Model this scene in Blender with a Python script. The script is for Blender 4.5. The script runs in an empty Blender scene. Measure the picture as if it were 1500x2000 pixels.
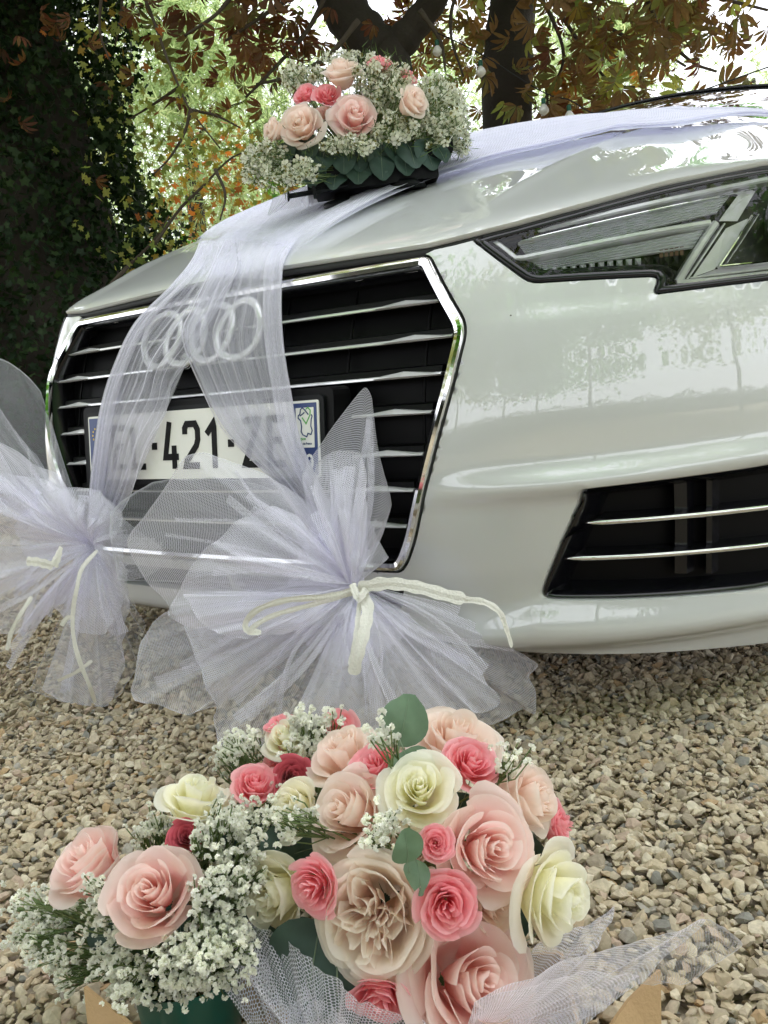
import bpy, math, random
import numpy as np
from mathutils import Vector, geometry
S = bpy.context.scene
COL = S.collection

# ------------------------------------------------------------------ camera
FPX = 1632.8
YAW, PITCH, ROLL = math.radians(34.6515), math.radians(8.3595), math.radians(4.6571)
O = np.array([1.0058, -0.9563, 0.5125])
_fh = np.array([-math.sin(YAW), math.cos(YAW), 0]); _r = np.array([math.cos(YAW), math.sin(YAW), 0]); _u = np.array([0, 0, 1.])
FW = math.cos(PITCH)*_fh - math.sin(PITCH)*_u
_up = math.sin(PITCH)*_fh + math.cos(PITCH)*_u
RT = math.cos(ROLL)*_r - math.sin(ROLL)*_up
UP = math.sin(ROLL)*_r + math.cos(ROLL)*_up
cam = bpy.data.cameras.new('camera'); co = bpy.data.objects.new('camera', cam); COL.objects.link(co)
cam.sensor_fit = 'AUTO'; cam.sensor_width = 36; cam.lens = FPX/2000*36
cam.clip_start = .02; cam.clip_end = 500
from mathutils import Matrix
co.matrix_world = Matrix(((RT[0], UP[0], -FW[0], O[0]), (RT[1], UP[1], -FW[1], O[1]), (RT[2], UP[2], -FW[2], O[2]), (0, 0, 0, 1)))
S.camera = co

# ------------------------------------------------------------------ sky, sun, exposure
SUN_EL, SUN_AZ = math.radians(54), math.radians(22)      # soft sun behind the clouds, beyond the car
w = bpy.data.worlds.new('World'); S.world = w; w.use_nodes = True
nt = w.node_tree; nt.nodes.clear()
sky = nt.nodes.new('ShaderNodeTexSky'); sky.sky_type = 'NISHITA'; sky.sun_disc = False
sky.sun_elevation = SUN_EL; sky.sun_rotation = SUN_AZ; sky.dust_density = 3; sky.air_density = 1.0
mixc = nt.nodes.new('ShaderNodeMix'); mixc.data_type = 'RGBA'; mixc.inputs[0].default_value = .8
mixc.inputs[7].default_value = (9.2, 9.25, 9.8, 1)       # cloud layer, even white
bg = nt.nodes.new('ShaderNodeBackground'); bg.inputs[1].default_value = .105
wo = nt.nodes.new('ShaderNodeOutputWorld')
nt.links.new(sky.outputs[0], mixc.inputs[6]); nt.links.new(mixc.outputs[2], bg.inputs[0]); nt.links.new(bg.outputs[0], wo.inputs[0])
sl = bpy.data.lights.new('sun', 'SUN'); sl.energy = 1.5; sl.angle = math.radians(14); sl.color = (1, .96, .88)
so = bpy.data.objects.new('sun', sl); COL.objects.link(so)
sd = Vector((math.sin(SUN_AZ)*math.cos(SUN_EL), math.cos(SUN_AZ)*math.cos(SUN_EL), math.sin(SUN_EL)))
so.rotation_euler = sd.to_track_quat('Z', 'Y').to_euler()
S.view_settings.view_transform = 'Standard'; S.view_settings.look = 'None'
S.view_settings.exposure = 1.6; S.view_settings.gamma = 1
S.render.engine = 'CYCLES'
S.cycles.transparent_max_bounces = 40; S.cycles.max_bounces = 10; S.cycles.diffuse_bounces = 7; S.cycles.transmission_bounces = 8
S.cycles.caustics_reflective = False; S.cycles.caustics_refractive = False
random.seed(7); RNG = np.random.default_rng(7)

# ------------------------------------------------------------------ where a line of sight meets a surface
def ray(px, py): return FW + (px-750)/FPX*RT - (py-1000)/FPX*UP
def D(px, py, t): return O + t*ray(px, py)                # point at depth t
def G(px, py, z=0.0):                                     # point on a level plane
    d = ray(px, py); return O + d*((z-O[2])/d[2])
def Cx(X):
    a = np.abs(X); return .0893*a**2 + .0802*a**4 + 1.35*np.maximum(0, a-.42)**2 + 6*np.maximum(0, a-.82)**2
def Ys(X, Z): return Cx(X) + .0924*(Z-.45) + .9175*(Z-.45)**2
def W(px, py, off=0.0):                                   # point on the car's nose, off behind it
    d = ray(px, py); ts = np.linspace(.7, 2.2, 3000); P = O + ts[:, None]*d
    g = P[:, 1]-Ys(P[:, 0], P[:, 2])-off
    i = int(np.argmax(g > 0)); a, b = g[i-1], g[i]; t = ts[i-1]+(ts[i]-ts[i-1])*(-a/(b-a) if b != a else 0)
    return O + t*d

# ------------------------------------------------------------------ materials
def new_mat(name):
    m = bpy.data.materials.new(name); m.use_nodes = True; n = m.node_tree; n.nodes.clear()
    out = n.nodes.new('ShaderNodeOutputMaterial'); return m, n, out
def N(n, t, **kw):
    x = n.nodes.new(t)
    for k, v in kw.items():
        if k[0] == 'i' and k[1:].isdigit(): x.inputs[int(k[1:])].default_value = v
        else: setattr(x, k, v)
    return x
def pbr(name, col, rough=.5, metal=0, coat=0, var=.0, vscale=40, bump=0, bscale=200, spec=.5, sss=0, coat_rough=.03, island=None):
    m, n, out = new_mat(name); b = N(n, 'ShaderNodeBsdfPrincipled')
    b.inputs['Base Color'].default_value = (*col, 1); b.inputs['Roughness'].default_value = rough
    b.inputs['Metallic'].default_value = metal; b.inputs['Coat Weight'].default_value = coat
    b.inputs['Coat Roughness'].default_value = coat_rough
    b.inputs['Specular IOR Level'].default_value = spec
    tc = N(n, 'ShaderNodeTexCoord')
    if var or island:
        nz = N(n, 'ShaderNodeTexNoise'); nz.inputs['Scale'].default_value = vscale; nz.inputs['Detail'].default_value = 5
        n.links.new(tc.outputs['Object'], nz.inputs['Vector'])
        mx = N(n, 'ShaderNodeMix', data_type='RGBA')
        c2 = island if island else tuple(max(0, c*(1-var)) for c in col)
        mx.inputs[6].default_value = (*col, 1); mx.inputs[7].default_value = (*c2, 1)
        if island:
            ge = N(n, 'ShaderNodeNewGeometry'); n.links.new(ge.outputs['Random Per Island'], mx.inputs[0])
        else:
            n.links.new(nz.outputs[0], mx.inputs[0])
        n.links.new(mx.outputs[2], b.inputs['Base Color'])
    if bump:
        nb = N(n, 'ShaderNodeTexNoise'); nb.inputs['Scale'].default_value = bscale; nb.inputs['Detail'].default_value = 6
        n.links.new(tc.outputs['Object'], nb.inputs['Vector'])
        bp = N(n, 'ShaderNodeBump'); bp.inputs['Strength'].default_value = bump; bp.inputs['Distance'].default_value = .01
        n.links.new(nb.outputs[0], bp.inputs['Height']); n.links.new(bp.outputs[0], b.inputs['Normal'])
    n.links.new(b.outputs[0], out.inputs[0]); return m

def paint_mat():
    m, n, out = new_mat('white_paint'); b = N(n, 'ShaderNodeBsdfPrincipled')
    b.inputs['Roughness'].default_value = .42; b.inputs['Coat Weight'].default_value = 1; b.inputs['Coat Roughness'].default_value = .015
    b.inputs['Coat IOR'].default_value = 1.78
    tc = N(n, 'ShaderNodeTexCoord'); v = N(n, 'ShaderNodeTexVoronoi'); v.inputs['Scale'].default_value = 17
    n.links.new(tc.outputs['Object'], v.inputs['Vector'])
    lt = N(n, 'ShaderNodeMath', operation='LESS_THAN', i1=.024); n.links.new(v.outputs['Distance'], lt.inputs[0])
    sp = N(n, 'ShaderNodeSeparateColor'); n.links.new(v.outputs['Color'], sp.inputs[0])
    gt = N(n, 'ShaderNodeMath', operation='GREATER_THAN', i1=.62); n.links.new(sp.outputs[0], gt.inputs[0])
    mu = N(n, 'ShaderNodeMath', operation='MULTIPLY'); n.links.new(lt.outputs[0], mu.inputs[0]); n.links.new(gt.outputs[0], mu.inputs[1])
    nz = N(n, 'ShaderNodeTexNoise'); nz.inputs['Scale'].default_value = 9; nz.inputs['Detail'].default_value = 8
    n.links.new(tc.outputs['Object'], nz.inputs['Vector'])
    film = N(n, 'ShaderNodeMix', data_type='RGBA'); film.inputs[6].default_value = (.66, .68, .675, 1); film.inputs[7].default_value = (.62, .635, .62, 1)
    n.links.new(nz.outputs[0], film.inputs[0])
    mx = N(n, 'ShaderNodeMix', data_type='RGBA'); n.links.new(film.outputs[2], mx.inputs[6]); mx.inputs[7].default_value = (.06, .05, .04, 1)
    n.links.new(mu.outputs[0], mx.inputs[0]); n.links.new(mx.outputs[2], b.inputs['Base Color'])
    rr = N(n, 'ShaderNodeMapRange'); rr.inputs[3].default_value = .0; rr.inputs[4].default_value = .03
    n.links.new(nz.outputs[0], rr.inputs[0]); n.links.new(rr.outputs[0], b.inputs['Coat Roughness'])
    n.links.new(b.outputs[0], out.inputs[0]); return m

def tulle_mat(name, cover, col, cell=.0022, glow=.36):
    m, n, out = new_mat(name)
    uv = N(n, 'ShaderNodeUVMap', uv_map='net')
    k = 2*math.pi/cell; waves = []
    for a in (0, 120, 240):
        d = N(n, 'ShaderNodeVectorMath', operation='DOT_PRODUCT'); d.inputs[1].default_value = (k*math.cos(math.radians(a+8)), k*math.sin(math.radians(a+8)), 0)
        n.links.new(uv.outputs[0], d.inputs[0]); c = N(n, 'ShaderNodeMath', operation='COSINE'); n.links.new(d.outputs['Value'], c.inputs[0]); waves.append(c)
    s1 = N(n, 'ShaderNodeMath', operation='ADD'); n.links.new(waves[0].outputs[0], s1.inputs[0]); n.links.new(waves[1].outputs[0], s1.inputs[1])
    s2 = N(n, 'ShaderNodeMath', operation='ADD'); n.links.new(s1.outputs[0], s2.inputs[0]); n.links.new(waves[2].outputs[0], s2.inputs[1])
    mr = N(n, 'ShaderNodeMapRange'); mr.inputs[1].default_value = -.25; mr.inputs[2].default_value = -1.1
    mr.inputs[3].default_value = cover*.35; mr.inputs[4].default_value = min(.97, cover*2.3)
    n.links.new(s2.outputs[0], mr.inputs[0])
    hem = N(n, 'ShaderNodeAttribute', attribute_name='hem')
    mxh = N(n, 'ShaderNodeMath', operation='MAXIMUM'); n.links.new(mr.outputs[0], mxh.inputs[0]); n.links.new(hem.outputs['Fac'], mxh.inputs[1])
    # slanted netting closes up: opacity = 1-(1-a)^(1/cos)
    ge = N(n, 'ShaderNodeNewGeometry'); dt = N(n, 'ShaderNodeVectorMath', operation='DOT_PRODUCT')
    n.links.new(ge.outputs['Normal'], dt.inputs[0]); n.links.new(ge.outputs['Incoming'], dt.inputs[1])
    ab = N(n, 'ShaderNodeMath', operation='ABSOLUTE'); n.links.new(dt.outputs['Value'], ab.inputs[0])
    mxx = N(n, 'ShaderNodeMath', operation='MAXIMUM', i1=.16); n.links.new(ab.outputs[0], mxx.inputs[0])
    iv = N(n, 'ShaderNodeMath', operation='DIVIDE', i0=1.0); n.links.new(mxx.outputs[0], iv.inputs[1])
    om = N(n, 'ShaderNodeMath', operation='SUBTRACT', i0=1.0); n.links.new(mxh.outputs[0], om.inputs[1])
    th = N(n, 'ShaderNodeAttribute', attribute_name='thin'); t1 = N(n, 'ShaderNodeMath', operation='SUBTRACT', i0=1.0); n.links.new(th.outputs['Fac'], t1.inputs[1])
    t2 = N(n, 'ShaderNodeMath', operation='MULTIPLY'); n.links.new(mxh.outputs[0], t2.inputs[0]); n.links.new(t1.outputs[0], t2.inputs[1]); n.links.new(t2.outputs[0], om.inputs[1])
    pw = N(n, 'ShaderNodeMath', operation='POWER'); n.links.new(om.outputs[0], pw.inputs[0]); n.links.new(iv.outputs[0], pw.inputs[1])
    df = N(n, 'ShaderNodeBsdfDiffuse'); df.inputs[0].default_value = (*col, 1)
    tl = N(n, 'ShaderNodeBsdfTranslucent'); tl.inputs[0].default_value = (*col, 1)
    m1 = N(n, 'ShaderNodeMixShader', i0=glow); n.links.new(df.outputs[0], m1.inputs[1]); n.links.new(tl.outputs[0], m1.inputs[2])
    tr = N(n, 'ShaderNodeBsdfTransparent'); m2 = N(n, 'ShaderNodeMixShader')
    n.links.new(pw.outputs[0], m2.inputs[0]); n.links.new(m1.outputs[0], m2.inputs[1]); n.links.new(tr.outputs[0], m2.inputs[2])
    n.links.new(m2.outputs[0], out.inputs[0]); return m

def leaf_mat(name, c1, c2, c3, trans=.35, rough=.5, tcol=None):
    m, n, out = new_mat(name)
    ge = N(n, 'ShaderNodeNewGeometry'); oi = N(n, 'ShaderNodeObjectInfo')
    ad = N(n, 'ShaderNodeMath', operation='ADD'); n.links.new(ge.outputs['Random Per Island'], ad.inputs[0]); n.links.new(oi.outputs['Random'], ad.inputs[1])
    fr = N(n, 'ShaderNodeMath', operation='FRACT'); n.links.new(ad.outputs[0], fr.inputs[0])
    cr = N(n, 'ShaderNodeValToRGB'); e = cr.color_ramp.elements
    e[0].color = (*c1, 1); e[1].color = (*c3, 1); e[1].position = .95; q = e.new(.5); q.color = (*c2, 1)
    n.links.new(fr.outputs[0], cr.inputs[0])
    b = N(n, 'ShaderNodeBsdfPrincipled'); b.inputs['Roughness'].default_value = rough; b.inputs['Specular IOR Level'].default_value = .3
    tc = N(n, 'ShaderNodeTexCoord'); nz = N(n, 'ShaderNodeTexNoise'); nz.inputs['Scale'].default_value = 45; nz.inputs['Detail'].default_value = 4; n.links.new(tc.outputs['Object'], nz.inputs['Vector'])
    mr = N(n, 'ShaderNodeMapRange'); mr.inputs[1].default_value = .3; mr.inputs[2].default_value = .7; mr.inputs[3].default_value = .72; mr.inputs[4].default_value = 1.2; n.links.new(nz.outputs[0], mr.inputs[0])
    mm = N(n, 'ShaderNodeMix', data_type='RGBA', blend_type='MULTIPLY'); mm.inputs[0].default_value = 1; n.links.new(cr.outputs[0], mm.inputs[6]); n.links.new(mr.outputs[0], mm.inputs[7])
    n.links.new(mm.outputs[2], b.inputs['Base Color'])
    tl = N(n, 'ShaderNodeBsdfTranslucent')
    mx = N(n, 'ShaderNodeMix', data_type='RGBA', blend_type='MULTIPLY'); mx.inputs[0].default_value = 1
    mx.inputs[7].default_value = (*(tcol or (1.6, 1.8, .8)), 1); n.links.new(cr.outputs[0], mx.inputs[6]); n.links.new(mx.outputs[2], tl.inputs[0])
    ms = N(n, 'ShaderNodeMixShader', i0=trans); n.links.new(b.outputs[0], ms.inputs[1]); n.links.new(tl.outputs[0], ms.inputs[2])
    n.links.new(ms.outputs[0], out.inputs[0]); return m

def petal_mat(name, deep_in, deep_out, edge, trans=.28):
    # uv.y runs from the petal's base to its rim, uv.x from the innermost petal to the outermost
    m, n, out = new_mat(name)
    uv = N(n, 'ShaderNodeUVMap', uv_map='petal'); sx = N(n, 'ShaderNodeSeparateXYZ'); n.links.new(uv.outputs[0], sx.inputs[0])
    a = N(n, 'ShaderNodeMix', data_type='RGBA'); a.inputs[6].default_value = (*deep_in, 1); a.inputs[7].default_value = (*deep_out, 1)
    n.links.new(sx.outputs[0], a.inputs[0])
    mr = N(n, 'ShaderNodeMapRange'); mr.inputs[1].default_value = .35; mr.inputs[2].default_value = 1.02; n.links.new(sx.outputs[1], mr.inputs[0])
    tc = N(n, 'ShaderNodeTexCoord'); nz = N(n, 'ShaderNodeTexNoise'); nz.inputs['Scale'].default_value = 3; nz.inputs['Detail'].default_value = 6
    n.links.new(tc.outputs['Object'], nz.inputs['Vector'])
    ad = N(n, 'ShaderNodeMath', operation='MULTIPLY_ADD', i1=.35, i2=-.17); n.links.new(nz.outputs[0], ad.inputs[0])
    a2 = N(n, 'ShaderNodeMath', operation='ADD', use_clamp=True); n.links.new(mr.outputs[0], a2.inputs[0]); n.links.new(ad.outputs[0], a2.inputs[1])
    c = N(n, 'ShaderNodeMix', data_type='RGBA'); c.inputs[7].default_value = (*edge, 1)
    n.links.new(a2.outputs[0], c.inputs[0]); n.links.new(a.outputs[2], c.inputs[6])
    b = N(n, 'ShaderNodeBsdfPrincipled'); b.inputs['Roughness'].default_value = .55; b.inputs['Specular IOR Level'].default_value = .25
    b.inputs['Sheen Weight'].default_value = .15
    n.links.new(c.outputs[2], b.inputs['Base Color'])
    # fine veins along the petal
    wv = N(n, 'ShaderNodeTexWave', wave_type='BANDS', bands_direction='X'); wv.inputs['Scale'].default_value = 5; wv.inputs['Distortion'].default_value = 3
    n.links.new(tc.outputs['Object'], wv.inputs['Vector'])
    bp = N(n, 'ShaderNodeBump'); bp.inputs['Strength'].default_value = .12; bp.inputs['Distance'].default_value = .02
    n.links.new(nz.outputs[0], bp.inputs['Height']); n.links.new(bp.outputs[0], b.inputs['Normal'])
    tl = N(n, 'ShaderNodeBsdfTranslucent'); n.links.new(c.outputs[2], tl.inputs[0])
    ms = N(n, 'ShaderNodeMixShader', i0=trans); n.links.new(b.outputs[0], ms.inputs[1]); n.links.new(tl.outputs[0], ms.inputs[2])
    n.links.new(ms.outputs[0], out.inputs[0]); return m

def glass_mat(name, tint=(1, 1, 1), ior=1.5, rough=0.0):
    m, n, out = new_mat(name)
    fr = N(n, 'ShaderNodeFresnel', i0=ior); gl = N(n, 'ShaderNodeBsdfGlossy'); gl.inputs['Roughness'].default_value = rough
    tr = N(n, 'ShaderNodeBsdfTransparent'); tr.inputs[0].default_value = (*tint, 1)
    ms = N(n, 'ShaderNodeMixShader'); n.links.new(fr.outputs[0], ms.inputs[0]); n.links.new(tr.outputs[0], ms.inputs[1]); n.links.new(gl.outputs[0], ms.inputs[2])
    n.links.new(ms.outputs[0], out.inputs[0]); return m

def stone_mat():
    m, n, out = new_mat('stone'); b = N(n, 'ShaderNodeBsdfPrincipled'); b.inputs['Roughness'].default_value = .85; b.inputs['Specular IOR Level'].default_value = .25
    ge = N(n, 'ShaderNodeNewGeometry'); cr = N(n, 'ShaderNodeValToRGB'); cr.color_ramp.interpolation = 'CONSTANT'
    cols = [(0, (0.536, 0.446, 0.311)), (.13, (0.443, 0.365, 0.252)), (.26, (0.609, 0.526, 0.386)), (.38, (0.462, 0.392, 0.286)), (.50, (0.554, 0.472, 0.352)), (.6, (0.351, 0.294, 0.218)),
            (.68, (0.250, 0.241, 0.210)), (.72, (0.517, 0.410, 0.277)), (.82, (0.665, 0.589, 0.453)), (.90, (0.388, 0.356, 0.302)), (.94, (0.462, 0.321, 0.184)), (.96, (0.499, 0.383, 0.293))]
    e = cr.color_ramp.elements
    e[0].position = 0; e[0].color = (*cols[0][1], 1); e[1].position = cols[1][0]; e[1].color = (*cols[1][1], 1)
    for p_, c_ in cols[2:]: x = e.new(p_); x.color = (*c_, 1)
    n.links.new(ge.outputs['Random Per Island'], cr.inputs[0])
    tc = N(n, 'ShaderNodeTexCoord'); nz = N(n, 'ShaderNodeTexNoise'); nz.inputs['Scale'].default_value = 220; nz.inputs['Detail'].default_value = 6
    n.links.new(tc.outputs['Object'], nz.inputs['Vector'])
    mr = N(n, 'ShaderNodeMapRange'); mr.inputs[1].default_value = .3; mr.inputs[2].default_value = .7; mr.inputs[3].default_value = .8; mr.inputs[4].default_value = 1.12
    n.links.new(nz.outputs[0], mr.inputs[0])
    mx = N(n, 'ShaderNodeMix', data_type='RGBA', blend_type='MULTIPLY'); mx.inputs[0].default_value = 1
    n.links.new(cr.outputs[0], mx.inputs[6]); n.links.new(mr.outputs[0], mx.inputs[7]); n.links.new(mx.outputs[2], b.inputs['Base Color'])
    bp = N(n, 'ShaderNodeBump'); bp.inputs['Strength'].default_value = .35; bp.inputs['Distance'].default_value = .002
    n.links.new(nz.outputs[0], bp.inputs['Height']); n.links.new(bp.outputs[0], b.inputs['Normal'])
    n.links.new(b.outputs[0], out.inputs[0]); return m

def ground_mat():
    m, n, out = new_mat('gravel_bed'); b = N(n, 'ShaderNodeBsdfPrincipled'); b.inputs['Roughness'].default_value = .95
    tc = N(n, 'ShaderNodeTexCoord'); v = N(n, 'ShaderNodeTexVoronoi'); v.inputs['Scale'].default_value = 60
    n.links.new(tc.outputs['Object'], v.inputs['Vector'])
    sp = N(n, 'ShaderNodeSeparateColor'); n.links.new(v.outputs['Color'], sp.inputs[0])
    cr = N(n, 'ShaderNodeValToRGB'); e = cr.color_ramp.elements; e[0].color = (.20, .17, .12, 1); e[1].color = (.54, .46, .34, 1); q = e.new(.5); q.color = (.38, .32, .23, 1)
    n.links.new(sp.outputs[0], cr.inputs[0])
    n.links.new(cr.outputs[0], b.inputs['Base Color'])
    bp = N(n, 'ShaderNodeBump', invert=True); bp.inputs['Strength'].default_value = .9; bp.inputs['Distance'].default_value = .02
    n.links.new(v.outputs['Distance'], bp.inputs['Height']); n.links.new(bp.outputs[0], b.inputs['Normal'])
    n.links.new(b.outputs[0], out.inputs[0]); return m

M = dict(
    paint=paint_mat(),
    black=pbr('gloss_black', (.006, .006, .008), .18, spec=.5),
    dark=pbr('black_plastic', (.012, .012, .013), .55, bump=.15, bscale=900),
    tulle4=tulle_mat('tulle_ribbon', .85, (.88, .88, 1.0)),
    lightbar=pbr('light_bar', (.93, .94, .95), .15, metal=.1, coat=1),
    bright=pbr('bright_chrome', (.95, .95, .95), .14, metal=.45),
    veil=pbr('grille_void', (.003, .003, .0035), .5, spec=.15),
    rib=pbr('leaf_rib', (.20, .27, .18), .6),
    rubber=pbr('rubber_seal', (.01, .01, .01), .6),
    chrome=pbr('chrome', (.86, .86, .85), .06, metal=1),
    satin=pbr('satin_metal', (.85, .86, .87), .26, metal=.2),
    reflector=pbr('reflector_grey', (.74, .76, .78), .25, metal=.25),
    crystal=pbr('crystal', (.90, .91, .92), .15, metal=.1, coat=1),
    amber=pbr('amber_red_reflector', (.13, .045, .035), .3, coat=.5),
    lens=glass_mat('lamp_lens', ior=1.38),
    screen=pbr('screen_glass', (.008, .01, .01), .03, coat=1),
    plate=pbr('plate_white', (.86, .86, .80), .45, coat=.1),
    ink=pbr('plate_black', (.008, .008, .008), .6, spec=.15),
    blue=pbr('plate_blue', (.012, .04, .17), .35),
    green=pbr('print_green', (.12, .42, .10), .5),
    navy=pbr('print_navy', (.02, .05, .16), .5),
    tyre=pbr('tyre_rubber', (.02, .02, .02), .75, bump=.3, bscale=120),
    tulle=tulle_mat('tulle', .32, (.92, .91, 1.0)),
    tulle2=tulle_mat('tulle_dense', .46, (.92, .91, 1.0)),
    tulle5=tulle_mat('tulle_strand', .21, (.92, .91, 1.0)),
    tulle3=tulle_mat('tulle_thin', .11, (.86, .87, .93)),
    raffia=pbr('raffia', (.90, .88, .80), .6, var=.25, vscale=300, bump=.3, bscale=400),
    stone=stone_mat(), ground=ground_mat(),
    card=pbr('cardboard', (.50, .33, .17), .85, var=.12, vscale=60, bump=.15, bscale=300),
    vase=pbr('green_vase', (.01, .10, .075), .3, coat=.4),
    foam=pbr('holder_black', (.005, .006, .007), .5, spec=.2),
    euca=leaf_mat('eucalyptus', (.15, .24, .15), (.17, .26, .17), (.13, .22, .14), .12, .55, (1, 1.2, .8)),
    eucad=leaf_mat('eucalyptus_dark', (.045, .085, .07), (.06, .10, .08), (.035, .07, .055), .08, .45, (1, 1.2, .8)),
    stem=pbr('stem_green', (.10, .17, .05), .6, island=(.17, .22, .08)),
    gyp=leaf_mat('baby_breath', (.95, .95, .90), (.92, .93, .84), (.97, .97, .94), .35, .7, (1, 1, .95)),
    waxw=leaf_mat('wax_petal', (.90, .90, .78), (.84, .86, .70), (.93, .93, .86), .3, .6, (1, 1, .9)),
    waxc=pbr('wax_centre', (.22, .20, .04), .6),
    needle=leaf_mat('wax_needle', (.08, .14, .04), (.12, .18, .06), (.05, .10, .03), .15, .6),
    bark=pbr('bark', (.055, .045, .035), .95, var=.6, vscale=6, bump=1.0, bscale=30),
    barkl=pbr('twig_bark', (.09, .07, .05), .9, var=.5, vscale=20),
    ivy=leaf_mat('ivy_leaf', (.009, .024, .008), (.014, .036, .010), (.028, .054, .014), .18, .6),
    brown=leaf_mat('chestnut_leaf', (.15, .095, .045), (.18, .11, .045), (.16, .18, .06), .42, .6, (1.6, 1.35, .9)),
    rust=leaf_mat('rust_leaf', (.15, .06, .035), (.09, .05, .028), (.18, .11, .045), .42, .6, (1.9, 1.3, .8)),
    plane=leaf_mat('plane_leaf', (.18, .22, .07), (.25, .25, .08), (.14, .19, .06), .6, .5, (2.1, 2.1, 1.3)),
    pine=leaf_mat('pine_needles', (.19, .26, .13), (.24, .31, .17), (.30, .33, .19), .7, .6, (2.1, 2.1, 1.8)),
    shrub=leaf_mat('shrub_leaf', (.10, .24, .04), (.15, .31, .06), (.08, .20, .04), .6, .5, (2.2, 2.4, 1.0)),
    yellow=leaf_mat('turning_leaf', (.30, .20, .04), (.20, .20, .05), (.38, .13, .04), .45, .6, (1.6, 1.4, .8)),
    bulb=pbr('bulb_white', (.80, .80, .76), .2, coat=.6), socket=pbr('socket_green', (.01, .10, .06), .5),
    p_pink=petal_mat('petal_pink', (.97, .56, .52), (.98, .69, .65), (.98, .86, .81), .48),
    p_blush=petal_mat('petal_blush', (.97, .70, .58), (.97, .82, .72), (.98, .89, .82), .46),
    p_hot=petal_mat('petal_hot_pink', (.94, .25, .32), (.97, .40, .45), (.98, .56, .59), .42),
    p_red=petal_mat('petal_deep_rose', (.40, .03, .06), (.55, .07, .11), (.68, .15, .19)),
    p_white=petal_mat('petal_ivory', (.97, .94, .56), (.97, .95, .74), (.98, .97, .88), .46),
    p_garden=petal_mat('petal_garden', (.97, .76, .67), (.98, .91, .81), (.98, .93, .85), .54),
    p_cream=petal_mat('petal_cream', (.97, .92, .62), (.97, .94, .72), (.98, .95, .83), .46),
)

# ------------------------------------------------------------------ object helpers
def setp(o, label=None, cat=None, group=None, kind=None):
    if label: o['label'] = label
    if cat: o['category'] = cat
    if group: o['group'] = group
    if kind: o['kind'] = kind
    return o
def empty(name, loc=(0, 0, 0), label=None, cat=None, group=None):
    o = bpy.data.objects.new(name, None); COL.objects.link(o); o.location = loc; o.empty_display_size = .1
    return setp(o, label, cat, group)
def link(name, me, parent=None):
    o = bpy.data.objects.new(name, me); COL.objects.link(o)
    if parent: 
        o.parent = parent
        p_ = Vector((0, 0, 0)); q = parent
        while q: p_ += q.location; q = q.parent
        o.location = -p_                       # vertices are given in world space
    return o
def make(name, V, F, mat, parent=None, smooth=True):
    me = bpy.data.meshes.new(name); me.from_pydata([tuple(map(float, v)) for v in V], [], [tuple(f) for f in F])
    me.materials.append(mat)
    if smooth: me.shade_smooth()
    me.update(); return link(name, me, parent)
def np_mesh(name, V, T, mat, smooth=False):     # V (n,3), T (m,3) triangles, fast
    me = bpy.data.meshes.new(name); V = np.ascontiguousarray(V, np.float32); T = np.ascontiguousarray(T, np.int32)
    me.vertices.add(len(V)); me.vertices.foreach_set('co', V.ravel())
    me.loops.add(T.size); me.loops.foreach_set('vertex_index', T.ravel())
    me.polygons.add(len(T)); me.polygons.foreach_set('loop_start', np.arange(0, T.size, 3, dtype=np.int32))
    try: me.polygons.foreach_set('loop_total', np.full(len(T), 3, np.int32))
    except Exception: pass
    me.polygons.foreach_set('use_smooth', np.full(len(T), smooth))
    me.materials.append(mat); me.update(calc_edges=True); me.validate(); return me
def spline(P, n):
    P = np.asarray(P, float)
    if len(P) < 3: return np.array([P[0]+(P[-1]-P[0])*t for t in np.linspace(0, 1, n)])
    d = np.r_[0, np.cumsum(np.linalg.norm(np.diff(P, axis=0), axis=1))]; d /= d[-1]
    Q = np.vstack([2*P[0]-P[1], P, 2*P[-1]-P[-2]]); out = []
    for t in np.linspace(0, 1, n):
        i = min(int(np.searchsorted(d, t, side='right'))-1, len(P)-2); i = max(i, 0)
        u = (t-d[i])/(d[i+1]-d[i]+1e-12); a, b, c, e = Q[i], Q[i+1], Q[i+2], Q[i+3]
        out.append(.5*((2*b)+(c-a)*u+(2*a-5*b+4*c-e)*u*u+(-a+3*b-3*c+e)*u**3))
    return np.array(out)
def tube(P, r, seg=6, cap=True):
    P = np.asarray(P, float); n = len(P); r = np.broadcast_to(np.asarray(r, float), (n,)); V = []; F = []
    up = np.array([0.13, .2, 1.]); 
    for i in range(n):
        t = P[min(i+1, n-1)]-P[max(i-1, 0)]; t /= np.linalg.norm(t)+1e-12
        a = np.cross(t, up); 
        if np.linalg.norm(a) < 1e-3: a = np.cross(t, [1, 0, 0])
        a /= np.linalg.norm(a); b = np.cross(t, a)
        for k in range(seg):
            th = 2*math.pi*k/seg; V.append(P[i]+r[i]*(a*math.cos(th)+b*math.sin(th)))
    for i in range(n-1):
        for k in range(seg):
            F.append((i*seg+k, i*seg+(k+1) % seg, (i+1)*seg+(k+1) % seg, (i+1)*seg+k))
    if cap: F.append(tuple(range(seg))[::-1]); F.append(tuple((n-1)*seg+k for k in range(seg)))
    return V, F
def joinvf(parts):
    V = []; F = []
    for v, f in parts:
        o = len(V); V += list(v); F += [tuple(i+o for i in q) for q in f]
    return V, F
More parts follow.
